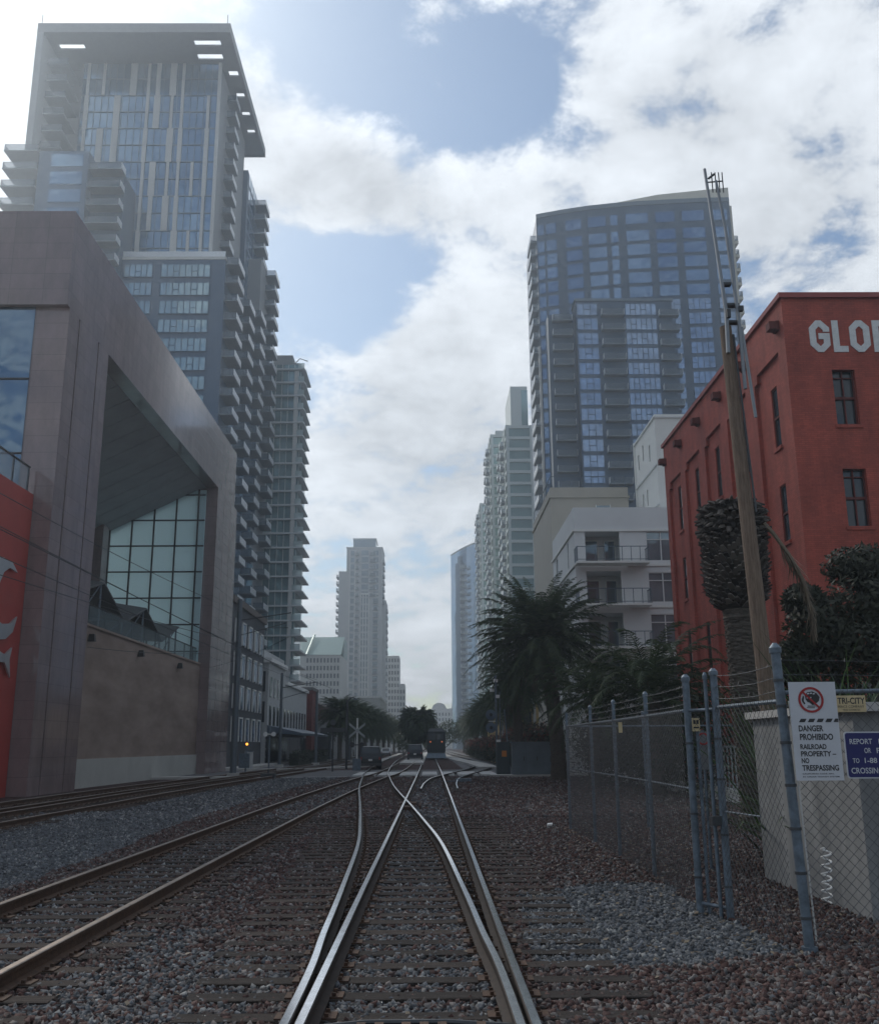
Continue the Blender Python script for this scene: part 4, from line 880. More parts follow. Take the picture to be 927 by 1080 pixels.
# right side of the street
yb = thing('ochre_building', 'ochre yellow building with dark window bays glimpsed below the big palm', 'building', (10,105,0))
ochre = mat('ochre_render', (.50,.36,.16), .8, var=.1)
MB().box(6.8,20,96,118,0,5.8).build('wall', ochre, yb)
mb = MB()
for x in (7.4,9.0,10.8): mb.box(x,x+.8,95.92,95.98,1.2,5.0)
mb.build('window', glass_dark, yb)
mb = MB()
for x in (7.0,8.5,10.1,11.9): mb.box(x-.12,x+.12,95.6,95.95,0,5.8)
mb.build('pilaster', cream, yb)
# ------------------------------------------------------------ hills of haze-blue roofs beyond the street end
struct('distant_treeline', MB().prism([(-70,640,0),(70,640,0),(70,640,5),(40,640,7.5),(10,640,5.5),(-15,640,7),(-40,640,6),(-70,640,7)], (0,30,0)), mat('far_foliage', (.06,.085,.05), .95, var=.3, vscale=.3))
# ------------------------------------------------------------ plants
palm_g = leaf_mat('palm_green', (.018,.036,.016), (.065,.095,.035)); palm_far = leaf_mat('palm_far', (.025,.045,.018), (.07,.095,.04)); leaf_dk = leaf_mat('bush_leaf', (.012,.018,.010), (.055,.060,.035))
grass_g = leaf_mat('blade_green', (.02,.05,.018), (.07,.12,.04)); dead_m = leaf_mat('dead_frond', (.10,.075,.05), (.30,.24,.17)); dry_thatch = leaf_mat('old_thatch', (.05,.04,.028), (.12,.095,.06))
bark = mat('palm_bark', (.045,.037,.030), .95, col2=(.13,.11,.09), vscale=6, bump=1, bscale=9, stretch=(1,1,4)); bark_dk = mat('bark', (.05,.04,.03), .95, var=.3, bump=.8)
boot_m = stone_mat('leaf_base', [(.022,.018,.016),(.045,.036,.030),(.075,.062,.052),(.16,.14,.12)])
def frond(mb, base, az, el, ln, droop, nl=34, lw=.035, ll=.42, mi=0, hang=.25, stem=.03):
    """arching rachis with two rows of narrow leaflets"""
    pts = []; p = np.array(base, float); e = el; n = 12; st = ln/n
    for i in range(n+1):
        pts.append(p.copy()); d = np.array([math.cos(az)*math.cos(e), math.sin(az)*math.cos(e), math.sin(e)]); p = p+d*st; e -= droop*(.4+1.3*i/n)/n
    pts = np.array(pts)
    for i in range(n):   # rachis strip
        a, b = pts[i], pts[i+1]; s = np.array([-math.sin(az), math.cos(az), 0])*stem*(1-i/n*.8); mb.add([a-s, a+s, b+s*.8, b-s*.8], [(0,1,2,3)], mi)
    for k in range(nl):
        t = .10+.9*k/nl; f = t*n; i = min(n-1, int(f)); q = pts[i]+(pts[i+1]-pts[i])*(f-i); d = pts[i+1]-pts[i]; d /= np.linalg.norm(d)
        L_ = ll*math.sin(math.pi*min(.96, t*.75+.2))*random.uniform(.8, 1.15)
        for sgn in (-1, 1):
            s = np.array([-math.sin(az), math.cos(az), 0])*sgn; v = s*.72+d*.62+np.array([0, 0, random.uniform(-.1, .25)-hang]); v += np.array([random.gauss(0,.08) for _ in range(3)]); v /= np.linalg.norm(v)
            w = d*lw; tip = q+v*L_+np.array([0, 0, -L_*hang*.8]); mid = q+v*L_*.55
            mb.add([q-w*.5, q+w*.5, mid+w*.6, tip, mid-w*.5], [(0,1,2,3,4)], mi)
def palm(name, label, loc, h, fl, nf, nl, r0, r1, m, group=None, thatch=0, el=(-.75,1.45), droop=(1.1,1.9), ll=.42, lw=.035, cat='palm tree', lean_=None):
    t = thing(name, label, cat, loc, group); x, y, z = loc; lean = lean_ if lean_ is not None else random.uniform(-.15, .15); mb = MB(); n = 14; pts, rr = [], []
    for i in range(n+1):
        u = i/n; pts.append((x+lean*u*u, y, z+h*u)); rr.append((r0*(1.25-.25*min(1, u*6)) if u < .2 else r0)+(r1-r0)*max(0, (u-.75)/.25))
    mb.tube(pts, rr, 12); 
    for k in range(int(h*9)):
        u = k/(h*9); a = k*2.4; rd = float(np.interp(u, [i/n for i in range(n+1)], rr)); c = (x+lean*u*u+rd*math.cos(a), y+rd*math.sin(a), z+h*u); mb.cbox(c, (.05, .2, .07), a, 0)
    mb.build('trunk', bark, t)
    mb = MB(); top = np.array([x+lean, y, z+h])
    for k in range(nf):
        u = (k+.5)/nf; e = el[0]+(el[1]-el[0])*u**.8; a = k*2.39996+random.uniform(-.2, .2)
        frond(mb, top+np.array([math.cos(a)*r1*.6, math.sin(a)*r1*.6, .25*u*fl*.3]), a, e, fl*random.uniform(.85, 1.1), random.uniform(*droop)*(1 if e > 0 else .6), nl, lw, ll, 0, .25)
    mb.build('crown', m, t)
    if thatch:
        mb = MB()
        for k in range(thatch):
            a = k*2.39996; frond(mb, top+np.array([math.cos(a)*r1, math.sin(a)*r1, -.3-random.random()*.5]), a, -.9-random.random()*.4, fl*random.uniform(.35, .6), .5, nl//2, lw, ll*.8, 0, .4)
        mb.build('old_fronds', dry_thatch, t)
    return t
palm('date_palm', 'big dark date palm with broad drooping crown beside the grey utility cabinet', (6.95,54,0), 7.4, 4.15, 170, 46, .40, .60, palm_g, thatch=46, el=(-1.15,1.45), droop=(.7,1.9), ll=.60, lw=.045, lean_=-.75)
palm('date_palm', 'second dark palm trunk and crown just behind the big palm, left side', (6.2,70,0), 6.0, 2.9, 110, 34, .34, .5, palm_g, thatch=20, ll=.5, lw=.05)
p3 = palm('feather_palm', 'smaller palm with long arching fronds in front of the white flats', (8.6,38,0), 3.6, 4.0, 46, 46, .28, .35, palm_g, el=(-.1,1.4), droop=(1.3,2.3), ll=.5, lw=.04)
palm('feather_palm', 'low leafy palm at the foot of the red building left corner', (10.6,44,0), 3.2, 3.0, 40, 36, .25, .32, palm_g, el=(-.3,1.3), ll=.45, lw=.04)
palm('feather_palm', 'short palm between the big palm and the smaller arching palm', (7.4,45,0), 3.9, 3.2, 44, 36, .25, .32, palm_g, el=(-.7,1.3), ll=.45, lw=.04)
palm('street_palm', 'round mop-headed palm on the median at the end of the street', (-1.9,150,0), 5.0, 3.0, 420, 24, .45, .9, palm_far, el=(-1.5,1.5), droop=(1.0,2.6), ll=.7, lw=.11)
pl = palm('street_palm', 'street palm nearest the camera in the left row', (-10.2,112,0), 5.2, 3.0, 110, 20, .25, .4, palm_far, 'street palms in the left row', ll=.5, lw=.09, el=(-1.1,1.4))
ordn = ['second', 'third', 'fourth', 'fifth', 'sixth', 'seventh', 'eighth', 'ninth', 'tenth']
for i, y in enumerate((122,132,143,155,168,183,200,222,250)): copy_thing(pl, (-9.9+.25*i, y, 0), ordn[i]+' street palm from the camera in the left row')
pr = palm('street_palm', 'street palm nearest the camera in the right row', (7.6,96,0), 5.6, 3.0, 110, 20, .25, .4, palm_far, 'street palms in the right row', ll=.5, lw=.09, el=(-1.1,1.4))
for i, y in enumerate((108,122,138,156,178,205,240)): copy_thing(pr, (7.2+.15*i-.3*(i%2), y, 0), ordn[i]+' street palm from the camera in the right row')
def leaf_cloud(mb, c, rad, n, size, jit=.35, mi=0, flat=1.):
    for _ in range(n):
        v = np.array([random.gauss(0,1) for _ in range(3)]); v /= np.linalg.norm(v); q = np.array(c)+v*np.array(rad)*(random.random()**jit)
        a = np.array([random.gauss(0,1) for _ in range(3)]); a /= np.linalg.norm(a); b = np.cross(a, v+.01); b /= np.linalg.norm(b)+1e-6; s = size*random.uniform(.6, 1.3)
        mb.add([q-a*s, q+b*s*.38, q+a*s, q-b*s*.38], [(0,1,2,3)], mi)
def bush(name, label, cat, clumps, n, size, m, trunk=None, group=None):
    c0 = clumps[0]; t = thing(name, label, cat, (c0[0], c0[1], 0), group); mb = MB()
    for c in clumps: leaf_cloud(mb, c[:3], c[3:6], n, size)
    mb.build('crown', m, t)
    mb = MB()
    for c in clumps: mb.tube([(c0[0]+random.uniform(-.1,.1), c0[1], 0), ((c0[0]+c[0])/2, (c0[1]+c[1])/2, c[2]*.55), c[:3]], [.10,.07,.02], 6)
    mb.build('trunk', bark_dk, t); return t
tb = bush('leafy_tree', 'dark glossy-leaved tree behind the fence signs, in front of the red wall', 'tree',
     [(a*1.27,b*1.27,1.9+(c-1.9)*1.27,d*1.27,e*1.2,f*1.27) for a,b,c,d,e,f in [(8.4,18.2,4.4,1.0,1,.8),(7.4,18.4,2.5,1.0,.9,.9),(9.3,18.6,2.6,1.4,.9,1.0),(11,18.8,3,1.4,.9,1.2),(7.3,18,3.9,.7,.8,.7),(9.3,18.3,4.7,1.1,1,.9),(8.0,17.7,3.5,1.2,.8,.6),(7.1,18.2,4.5,.4,.5,.35),(8.4,18.4,5.2,.8,.7,.45),(10.3,18.5,4.4,1.1,1,1.1),(9.4,17.8,3.5,1.1,.8,.7),(11.6,19,4.6,1.2,1,1.2),(6.7,17.8,3.3,.4,.4,.5)]], 2300, .095, leaf_dk)
def blades(name, label, loc, n, ln, m, cat='plant', spread=1., lean=.9):
    t = thing(name, label, cat, loc); mb = MB()
    for _ in range(n):
        a = random.random()*6.283; e = random.uniform(.5, 1.5); p = np.array(loc)+np.array([random.gauss(0,.12)*spread, random.gauss(0,.12)*spread, 0]); L_ = ln*random.uniform(.6,1.1); w = np.array([-math.sin(a), math.cos(a), 0])*.03; prev = p; n_ = 5; vs = []
        for i in range(n_+1):
            k = w*(1-i/n_)**.7; vs += [prev-k, prev+k]; prev = prev+np.array([math.cos(a)*math.cos(e), math.sin(a)*math.cos(e), math.sin(e)])*L_/n_; e -= lean/n_*(.6+i*.25)
        mb.add(vs, [(2*i, 2*i+1, 2*i+3, 2*i+2) for i in range(n_)])
    mb.build('leaves', m, t); return t
for i, (x, y, z, l, lb) in enumerate([(6.0,15.4,1.3,1.8,'spiky green leaves just above the warning sign'),(6.9,15.6,1.5,1.9,'bright spiky leaves above the tan fence plate'),(7.9,16,1.5,2.0,'spiky leaves by the right edge behind the fence'),(7.1,17.0,1.2,2.3,'tall spiky clump under the dark tree')]):
    blades('spiky_plant', lb, (x,y,0), 230, l+1.7, grass_g, spread=2.6)
hedge_m = leaf_mat('hedge_leaf', (.012,.02,.01), (.035,.045,.022)); flower_m = leaf_mat('red_flower', (.10,.02,.016), (.20,.05,.03))
mb = MB()
for y in np.arange(99,133,1.5): leaf_cloud(mb, (-13.4,y,.8), (.7,.9,.75), 130, .16)
mb.build('foliage', hedge_m, hd)
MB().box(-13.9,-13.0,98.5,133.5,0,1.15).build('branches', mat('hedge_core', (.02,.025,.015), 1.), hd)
def long_hedge(name, label, x, y0, y1, z, rx, m, n=120, flowers=0, s=.15):
    t = thing(name, label, 'hedge', (x,(y0+y1)/2,0)); mb = MB(); fl = MB()
    for y in np.arange(y0,y1,1.4):
        leaf_cloud(mb, (x+random.uniform(-.2,.2),y,z*random.uniform(.45,.6)), (rx,1.0,z*.55), n, s)
        if flowers: leaf_cloud(fl, (x+random.uniform(-.3,.1),y,z*.72), (rx*1.02,.9,z*.36), flowers, s*.8)
    mb.build('foliage', m, t)
    if flowers: fl.build('blossom', flower_m, t)
    return t
long_hedge('flowering_hedge', 'long hedge with dull red blossom along the right side of the street', 6.8, 84, 170, 2.7, 1.1, hedge_m, 150, 45, .2)
long_hedge('flowering_hedge', 'red-flowered shrub mass right behind the grey utility cabinet', 8.3, 74, 84, 3.4, 2.6, hedge_m, 700, 200, .15)
long_hedge('shrub_bank', 'dark undergrowth bank below the palms behind the long fence', 9.4, 34, 58, 3.4, 1.5, hedge_m, 620, 0, .13)
bush('street_tree', 'small green tree at the far left foot of the round palm', 'tree', [(-4.8,175,2.6,1.8,2,1.8),(-3.4,176,2,1.2,1.2,1.4)], 900, .22, palm_far)
bush('street_tree', 'bushy dark tree to the right of the round palm beyond the train', 'tree', [(1.2,185,3.6,1.9,2,2.2),(3.8,190,4.2,2.4,2.4,2.6),(7,195,4.6,2.6,2.6,3),(-.4,188,2.4,1.2,1,1.6)], 900, .25, palm_far)
# ------------------------------------------------------------ stripped palm with boots, and its hanging dead frond
sp = thing('pruned_palm', 'stout palm trunk topped by a pruned pineapple-shaped bulb, beside the utility pole', 'palm tree', (7.1,22,0))
mb = MB(); zz = np.linspace(0,5.1,60); rr = [.40 if z < .4 else .335+.018*math.sin(z*38)+(.03 if z > 4.6 else 0) for z in zz]
mb.tube([(7.14-.012*z,22,z) for z in zz], rr, 20)
for k in range(520):
    z = k/520*4.9; a = k*2.39996; r = .335; mb.cbox((7.14-.012*z+r*math.cos(a),22+r*math.sin(a),z), (.045,.17,.035), a+math.pi*0, 0)
mb.build('trunk', bark, sp, smooth=False)
mb = MB(); zs = [4.85,5.0,5.3,5.7,6.2,6.7,7.1,7.35,7.42]; rs_ = [.36,.50,.60,.64,.66,.68,.68,.60,.1]; mb.tube([(7.08,22,z) for z in zs], rs_, 20); mb.build('bulb', mat('bulb_core', (.03,.025,.02), 1., bump=1, bscale=12), sp)
mb = MB()
for k in range(620):
    z = 4.9+2.5*k/620; a = k*2.39996; r = float(np.interp(z, zs, rs_))-.03; up = .35+.7*(z-4.9)/2.5 if z < 6.4 else -.5+random.uniform(-.3,.9); L_ = random.uniform(.12,.24)
    w = random.uniform(.07,.10)*(1 if z < 6.4 else .8); d = np.array([math.cos(a)*math.cos(up), math.sin(a)*math.cos(up), -math.sin(up)*-1*(1)]); d[2] = math.sin(up)*(1 if z < 6.4 else 1); s = np.array([-math.sin(a), math.cos(a), 0]); c = np.array([7.08+r*math.cos(a), 22+r*math.sin(a), z]); u = np.cross(d, s)
    V = [c-s*w-u*.03, c+s*w-u*.03, c+s*w*.7+u*.04, c-s*w*.7+u*.04, c+d*L_-s*w*.45-u*.012, c+d*L_+s*w*.45-u*.012, c+d*L_+s*w*.3+u*.02, c+d*L_-s*w*.3+u*.02]
    mb.add(V, [(0,3,2,1),(4,5,6,7),(0,1,5,4),(1,2,6,5),(2,3,7,6),(3,0,4,7)])
mb.build('leaf_bases', boot_m, sp)
mb = MB()
P0 = xp; pts = [yp(798,545,21.6), yp(815,562,21.4), yp(832,585,21.3), yp(846,610,21.2), yp(855,640,21.1), yp(858,662,21.1)]
mb.tube(pts, [.06,.05,.045,.04,.03,.015], 6)
for k in range(220):
    t_ = .25+.75*random.random(); f_ = t_*5; i = min(4, int(f_)); q = pts[i]+(pts[i+1]-pts[i])*(f_-i); d = pts[i+1]-pts[i]; d /= np.linalg.norm(d)
    v = d*.8+np.array([random.gauss(0,.22), random.gauss(0,.22), -.5]); v /= np.linalg.norm(v); L_ = random.uniform(.35,.75)*(1.15-.5*t_); w = np.array([.012,.008,0]); m_ = q+v*L_*.5+np.array([random.gauss(0,.02),0,0]); mb.add([q-w, q+w, m_+w, q+v*L_, m_-w], [(0,1,2,3,4)])
mb.build('hanging_dead_frond', dead_m, sp)
# ------------------------------------------------------------ utility pole
up_ = thing('utility_pole', 'leaning wooden utility pole with metal riser pipes extending above its top', 'utility pole', (5.98,17,0))
b0, b1 = np.array([5.93,17,0]), yp(765,345,17); n = 14
mb = MB().tube([b0+(b1-b0)*i/n for i in range(n+1)], [.165-.055*i/n for i in range(n+1)], 14); mb.build('post', wood_pole, up_)
top = yp(743,178,17); s_ = yp(790,430,16.85); pp = MB()
pp.tube([yp(768,372,16.86), yp(766,330,16.86), top], [.04,.04,.03], 8); pp.tube([yp(786,410,16.84), yp(779,335,16.84), yp(765,240,16.84), yp(755,190,16.84)], [.035,.035,.032,.025], 8)
pp.tube([yp(797,440,16.84), yp(782,345,16.84)], .03, 6)
pp.build('riser_pipe', mat('riser_grey', (.24,.26,.28), .5, .4, var=.1), up_)
mb = MB()
for py, xx in ((322,772),(340,772),(300,766)):
    c = yp(xx,py,16.92); mb.cbox(c, (.24 if py > 310 else .16,.12,.05), .0, 0)
c = yp(772,333,16.9); mb.cbox(c+np.array([-.1,-.1,0]), (.07,.08,.16), 0, 0); mb.cbox(c+np.array([.14,-.1,.1]), (.08,.08,.1), 0, 0); mb.build('clamp', steel_dk, up_)
mb = MB(); a = yp(752,192,17); mb.tube([a-np.array([.12,0,0]), a+np.array([.2,0,.03])], .015, 5)
for k in range(4): q = a+np.array([-.02+.07*k,0,0]); mb.tube([q+np.array([0,0,-.22]), q+np.array([0,0,.22])], .012, 5)
q = yp(747,188,17); mb.tube([q, q+np.array([.12,0,.1])], .025, 5); mb.build('antenna', steel_dk, up_)
mb = MB().tube([b0+(b1-b0)*.62+np.array([.14,-.1,0]), b0+(b1-b0)*.98+np.array([.1,-.1,0])], .02, 6); mb.build('ground_wire_guard', steel_dk, up_)
# ------------------------------------------------------------ chain-link fence
ZR = 2.3
def post_mb(x, y, h, r=.04, cap=True):
    mb = MB().tube([(x,y,0),(x,y,h)], r, 14)
    if cap: mb.tube([(x,y,h-.03),(x,y,h+.015),(x,y,h+.05)], [r*1.25,r*1.25,r*.5], 14)
    return mb
def chain(mb, p0, p1, z0, z1, pitch=.0745, r=.0021):
    """woven diamonds: each picket a zigzag bent between its neighbours"""
    p0, p1 = np.array(p0, float), np.array(p1, float); L_ = np.linalg.norm(p1-p0); e = (p1-p0)/L_; H_ = z1-z0; nn = np.array([-e[1], e[0]])
    for s in (1, -1):
        u = -H_
        while u < L_+H_:
            a, b = u, u+H_; t0 = max(0, -a/H_) if a < 0 else 0; t1 = min(1, (L_-a)/H_)
            if t1 > t0+.02:
                za, zb = (z0+H_*t0, z0+H_*t1) if s > 0 else (z1-H_*t0, z1-H_*t1); ua, ub = a+H_*t0, a+H_*t1
                A = np.array([*(p0+e*ua+nn*.003*s), za]); B = np.array([*(p0+e*ub+nn*.003*s), zb]); d = (B-A)/np.linalg.norm(B-A); x_ = np.array([*nn, 0])*r; y_ = np.cross(d, x_)
                mb.add([A+x_, A+y_, A-x_, A-y_, B+x_, B+y_, B-x_, B-y_], [(0,1,5,4),(1,2,6,5),(2,3,7,6),(3,0,4,7)])
            u += pitch*1.35 if False else pitch*1.414
def barbed(mb, p0, p1, zs_, sag=.015):
    p0, p1 = np.array(p0, float), np.array(p1, float); L_ = np.linalg.norm(p1-p0)
    for z in zs_:
        n = max(3, int(L_/.5)); pts = [np.array([*(p0+(p1-p0)*i/n), z-sag*math.sin(math.pi*i/n)+random.uniform(-.004,.004)]) for i in range(n+1)]; mb.tube(pts, .0035, 4)
        for k in range(int(L_/.13)):
            q = pts[0]+(pts[-1]-pts[0])*(k+.5)/(L_/.13); a = random.random()*3; v = np.array([math.cos(a)*.02, math.sin(a)*.02, .02]); mb.tube([q-v, q+v], .002, 3, caps=False)
f1 = thing('chain_link_fence', 'long chain-link fence with barbed wire receding beside the tracks behind the gate posts', 'fence', (3.25,17,0))
fy_ = [12.5,14.9,17.6,20.0,23.2]; fx = [3.22,3.26,3.27,3.24,3.2]
for x, y in list(zip(fx, fy_))[1:-1]: post_mb(x, y, 2.62, .032).build('post', steel, f1)
mb = MB().tube([(x,y,ZR) for x, y in zip(fx, fy_)], .022, 8); mb.build('top_rail', steel, f1)
MB().tube([(x+.02,y,1.35) for x, y in zip(fx, fy_)], .014, 6).build('mid_rail', steel, f1)
mb = MB()
for i in range(len(fx)-1): chain(mb, (fx[i]-.03,fy_[i]), (fx[i+1]-.03,fy_[i+1]), .03, ZR+.03, r=.0026)
mb.build('mesh', wire_m, f1)
mb = MB()
for i in range(len(fx)-1): barbed(mb, (fx[i],fy_[i]), (fx[i+1],fy_[i+1]), (2.38,2.49,2.6))
mb.build('barbed_wire', wire_m, f1)
mb = MB(); mb.tube([(3.2,23.2,.0),(3.2,23.2,2.62)], .035, 8).build('end_post', steel, f1)
f1b = thing('chain_link_fence', 'far chain-link return running right from the end of the long fence', 'fence', (5,23.2,0))
mb = MB(); chain(mb, (3.25,23.25), (8.6,23.25), .03, ZR, pitch=.09); mb.build('mesh', wire_m, f1b)
for x in (5,6.8,8.6): post_mb(x,23.25,2.6,.03).build('post', steel, f1b)
MB().tube([(3.3,23.25,ZR),(8.6,23.25,ZR)], .02, 8).build('top_rail', steel, f1b)
# gate leaf between the paired posts and the near corner post
gt = thing('chain_link_gate', 'chain-link gate with paired round posts left of the warning sign', 'gate', (3.25,11.5,0))
g1, g2 = (3.08,11.8), (3.30,11.38)
post_mb(*g1, 2.66, .042).build('gate_post', steel, gt); post_mb(*g2, 2.70, .042).build('gate_post', steel, gt)
post_mb(g2[0]-.085, g2[1]+.06, 2.66, .022).build('gate_stile', steel, gt); post_mb(g1[0]+.09, g1[1]-.05, 2.1, .02).build('gate_stile', steel, gt)
mb = MB().tube([(g2[0],g2[1],ZR),(3.46,9.75,ZR)], .022, 8); mb.tube([(g2[0],g2[1],1.15),(3.4,10.4,1.16)], .010, 6); mb.tube([(g1[0],g1[1],ZR-.02),(g2[0],g2[1],ZR-.02)], .02, 8); mb.tube([(g1[0],g1[1],.12),(g2[0],g2[1],.12)], .02, 8); mb.build('top_rail', steel, gt)
mb = MB(); chain(mb, (g2[0]-.03,g2[1]), (3.42,9.75), .05, ZR+.02, r=.0024); chain(mb, g1, g2, .05, ZR, r=.0024); mb.build('mesh', wire_m, gt)
mb = MB(); barbed(mb, g2, (3.44,9.7), (2.40,2.53,2.66), .03); barbed(mb, (3.22,12.5), g1, (2.38,2.49,2.6)); mb.build('barbed_wire', wire_m, gt)
mb = MB()
for z in (.35,.9,1.5,1.95): MB().tube([(g2[0],g2[1],z-.012),(g2[0],g2[1],z+.012)], .052, 12).build('hinge_band', steel_dk, gt)
for z in (.4,1.1,1.9): MB().tube([(g1[0],g1[1],z-.012),(g1[0],g1[1],z+.012)], .052, 12).build('hinge_band', steel_dk, gt)
mb.cbox((g2[0]-.1,g2[1]-.02,1.05), (.12,.07,.10), .3); mb.build('latch', steel_dk, gt)
# front run with the signs
f2 = thing('chain_link_fence', 'front chain-link panel carrying the signs, hung on the tall near corner post', 'fence', (4.4,9.67,0))
cp = MB().tube([(3.52,9.67,0),(3.44,9.67,2.8)], .047, 18); cp.tube([(3.441,9.67,2.77),(3.44,9.67,2.82),(3.44,9.67,2.87)], [.06,.06,.02], 18); cp.tube([(3.52,9.67,0),(3.52,9.67,.05)], .075, 14); cp.build('corner_post', steel, f2)
MB().tube([(3.45,9.67,2.38),(7.4,9.9,2.44)], .022, 10).build('top_rail', steel, f2)
mb = MB(); chain(mb, (3.56,9.64), (7.4,9.87), .06, 2.40, r=.0027)
for k in range(52):
    x = 3.6+k*.0745; mb.tube([(x,9.64+.05*(x-3.56)*1.1,2.39),(x+.02,9.64+.058*(x-3.56),2.47)], .003, 4, caps=False)
mb.build('mesh', wire_near, f2)
mb = MB()
for k, z in enumerate((.3,.7,1.1,1.5,1.9,2.25,2.5)): mb.tube([(3.52-.08*z/2.8,9.67,z-.014),(3.52-.08*z/2.8,9.67,z+.014)], .056, 14)
mb.build('tension_band', steel_dk, f2)
MB().tube([(3.585,9.66,.1),(3.53,9.66,2.3)], .009, 6).build('tension_bar', mat('glint_bar', (.6,.6,.58), .5, .3), f2)  # light caught along the bar is painted in as pale metal
mb = MB(); barbed(mb, (3.44,9.7), (7.4,9.9), (2.56,2.7), .02); mb.build('barbed_wire', wire_m, f2)
post_mb(7.4,9.9,2.8,.045).build('post', steel, f2)
mb = MB(); 
mb.tube([(3.74+.045*math.cos(t_*1.0)+.006*t_/6, 9.72+.045*math.sin(t_), .42+.012*t_) for t_ in np.arange(0,42,.45)], .009, 5)
o = tag(mb.build('coiled_hose', white_p), 'white coiled plastic hose hanging low behind the near corner post', 'hose')
# concrete signal vault
cb = thing('concrete_vault', 'pale streaked concrete equipment vault directly behind the fence signs', 'equipment vault', (6.3,12.9,0))
vault_m = mat('vault_concrete', (.15,.155,.155), .85, col2=(.29,.295,.29), vscale=2.2, bump=.35, bscale=20, stretch=(1,1,.25))
MB().box(4.8,8.6,11.2,14.7,0,2.24).box(5.35,5.6,11.12,11.2,0,2.24).box(7.6,7.85,11.12,11.2,0,2.24).build('walls', vault_m, cb); MB().box(4.72,8.7,11.05,14.8,2.24,2.34).build('lid', concrete, cb)
MB().box(5.9,7.2,11.1,11.19,.1,2.0).build('door', mat('vault_door', (.13,.15,.16), .6, .3), cb)
# low white wall with white railing behind the long fence
lw_ = thing('low_wall', 'low white wall topped with white mesh railing at the foot of the red building', 'wall', (9.3,41,0))
MB().box(9.9,10.2,31.6,52,0,.42).build('wall', white_p, lw_); MB().box(9.85,10.25,31.2,31.65,0,2.0).build('pillar', white_p, lw_)
mb = MB().box(10.0,10.06,31.65,52,1.75,1.82).box(10.0,10.06,31.65,52,.55,.6)
for y in np.arange(31.9,52,.42): mb.box(10.01,10.05,y,y+.05,.42,1.75)
mb.build('railing', mat('railing_paint', (.36,.38,.38), .6), lw_)
# ------------------------------------------------------------ signs on the fence
sign_w = mat('sign_white', (.52,.54,.57), .55, var=.06, vscale=3); sign_r = mat('sign_red', (.30,.01,.012), .5); sign_b = mat('sign_blue', (.008,.010,.105), .45); sign_tan = mat('sign_tan', (.52,.42,.24), .7, var=.12, vscale=8)
YS = 9.55
def P(px, py): q = yp(px, py, YS); return q[0], q[2]
s1 = thing('warning_sign', 'tall white danger sign with red prohibition ring, on the fence by the corner post', 'sign', (3.87,YS,1.9))
(xa, za) = P(829.6,719.6); (xb, zb) = P(879.8,719.2); (xc, zc_) = P(891.0,823); (xd, zd) = P(841.5,824)
x0 = (xa+xd)/2; x1 = (xb+xc)/2; z1 = (za+zb)/2; z0 = (zc_+zd)/2; w = x1-x0; h = z1-z0
MB().box(x0,x1,YS,YS+.004,z0,z1).build('panel', sign_w, s1)
def fx_(u): return x0+u*w
def fz_(v): return z1-v*h
mb = MB(); cxs, czs, ro, ri = fx_(.455), fz_(.185), .268*w, .222*w
n = 48
for i in range(n):
    a, b = 2*math.pi*i/n, 2*math.pi*(i+1)/n; mb.prism([(cxs+ro*math.cos(a),YS-.006,czs+ro*math.sin(a)),(cxs+ro*math.cos(b),YS-.006,czs+ro*math.sin(b)),(cxs+ri*math.cos(b),YS-.006,czs+ri*math.sin(b)),(cxs+ri*math.cos(a),YS-.006,czs+ri*math.sin(a))][::-1], (0,.005,0))
mb.build('prohibition_ring', sign_r, s1); mb = MB()
d = ri*.99/math.sqrt(2); k = .018*w*1.3; mb.prism([(cxs-d-k*.6,YS-.007,czs+d-k*.6),(cxs+d-k*.6,YS-.007,czs-d-k*.6),(cxs+d+k*.6,YS-.007,czs-d+k*.6),(cxs-d+k*.6,YS-.007,czs+d+k*.6)], (0,.003,0))
mb.build('slash_bar', sign_r, s1)
mb = MB(); q = lambda u, v: (cxs+u*ri, YS-.003, czs+v*ri)
mb.prism([q(-.55,.45),q(-.3,.72),q(.2,.80),q(.6,.62),q(.86,.25),q(.75,-.12),q(.35,-.42),q(.1,-.5),q(-.15,-.25),q(-.35,-.2),q(-.5,.05)][::-1], (0,.0025,0))
mb.prism([q(-.35,-.55),q(.35,-.55),q(.35,-.62),q(-.35,-.62)][::-1], (0,.0025,0)); mb.prism([q(-.45,-.70),q(.3,-.70),q(.3,-.76),q(-.45,-.76)][::-1], (0,.0025,0)); mb.prism([q(-.88,.05),q(-.72,.4),q(-.62,.3),q(-.7,-.1),q(-.55,-.35),q(-.68,-.42),q(-.86,-.15)][::-1], (0,.0025,0))
mb.build('pictogram', black_p, s1)
mb = MB()
for (u, v, a, b) in ((-.32,.52,.2,.1),(-.05,.55,.2,.1),(.22,.5,.18,.1),(-.4,.12,.1,.1),(-.05,.15,.1,.1)): mb.prism([q(u,v),q(u+a,v+.02),q(u+a,v+b+.04),q(u,v+b)][::-1], (0,-.001,0))
mb.build('pictogram_light', sign_w, s1)
mb = MB()
for i in range(5):
    u = .16+i*.185; e = .045; 
    if i < 4: mb.prism([(fx_(u),YS-.003,fz_(.413)),(fx_(u+.12),YS-.003,fz_(.413)),(fx_(u+.12+e),YS-.003,fz_(.378)),(fx_(u+e),YS-.003,fz_(.378))], (0,.0025,0))
    else: mb.prism([(fx_(u-.01),YS-.003,fz_(.413)),(fx_(u+.09),YS-.003,fz_(.413)),(fx_(u+.09),YS-.003,fz_(.378)),(fx_(u+.035),YS-.003,fz_(.378))], (0,.0025,0))
mb.build('stripe_bar', black_p, s1)
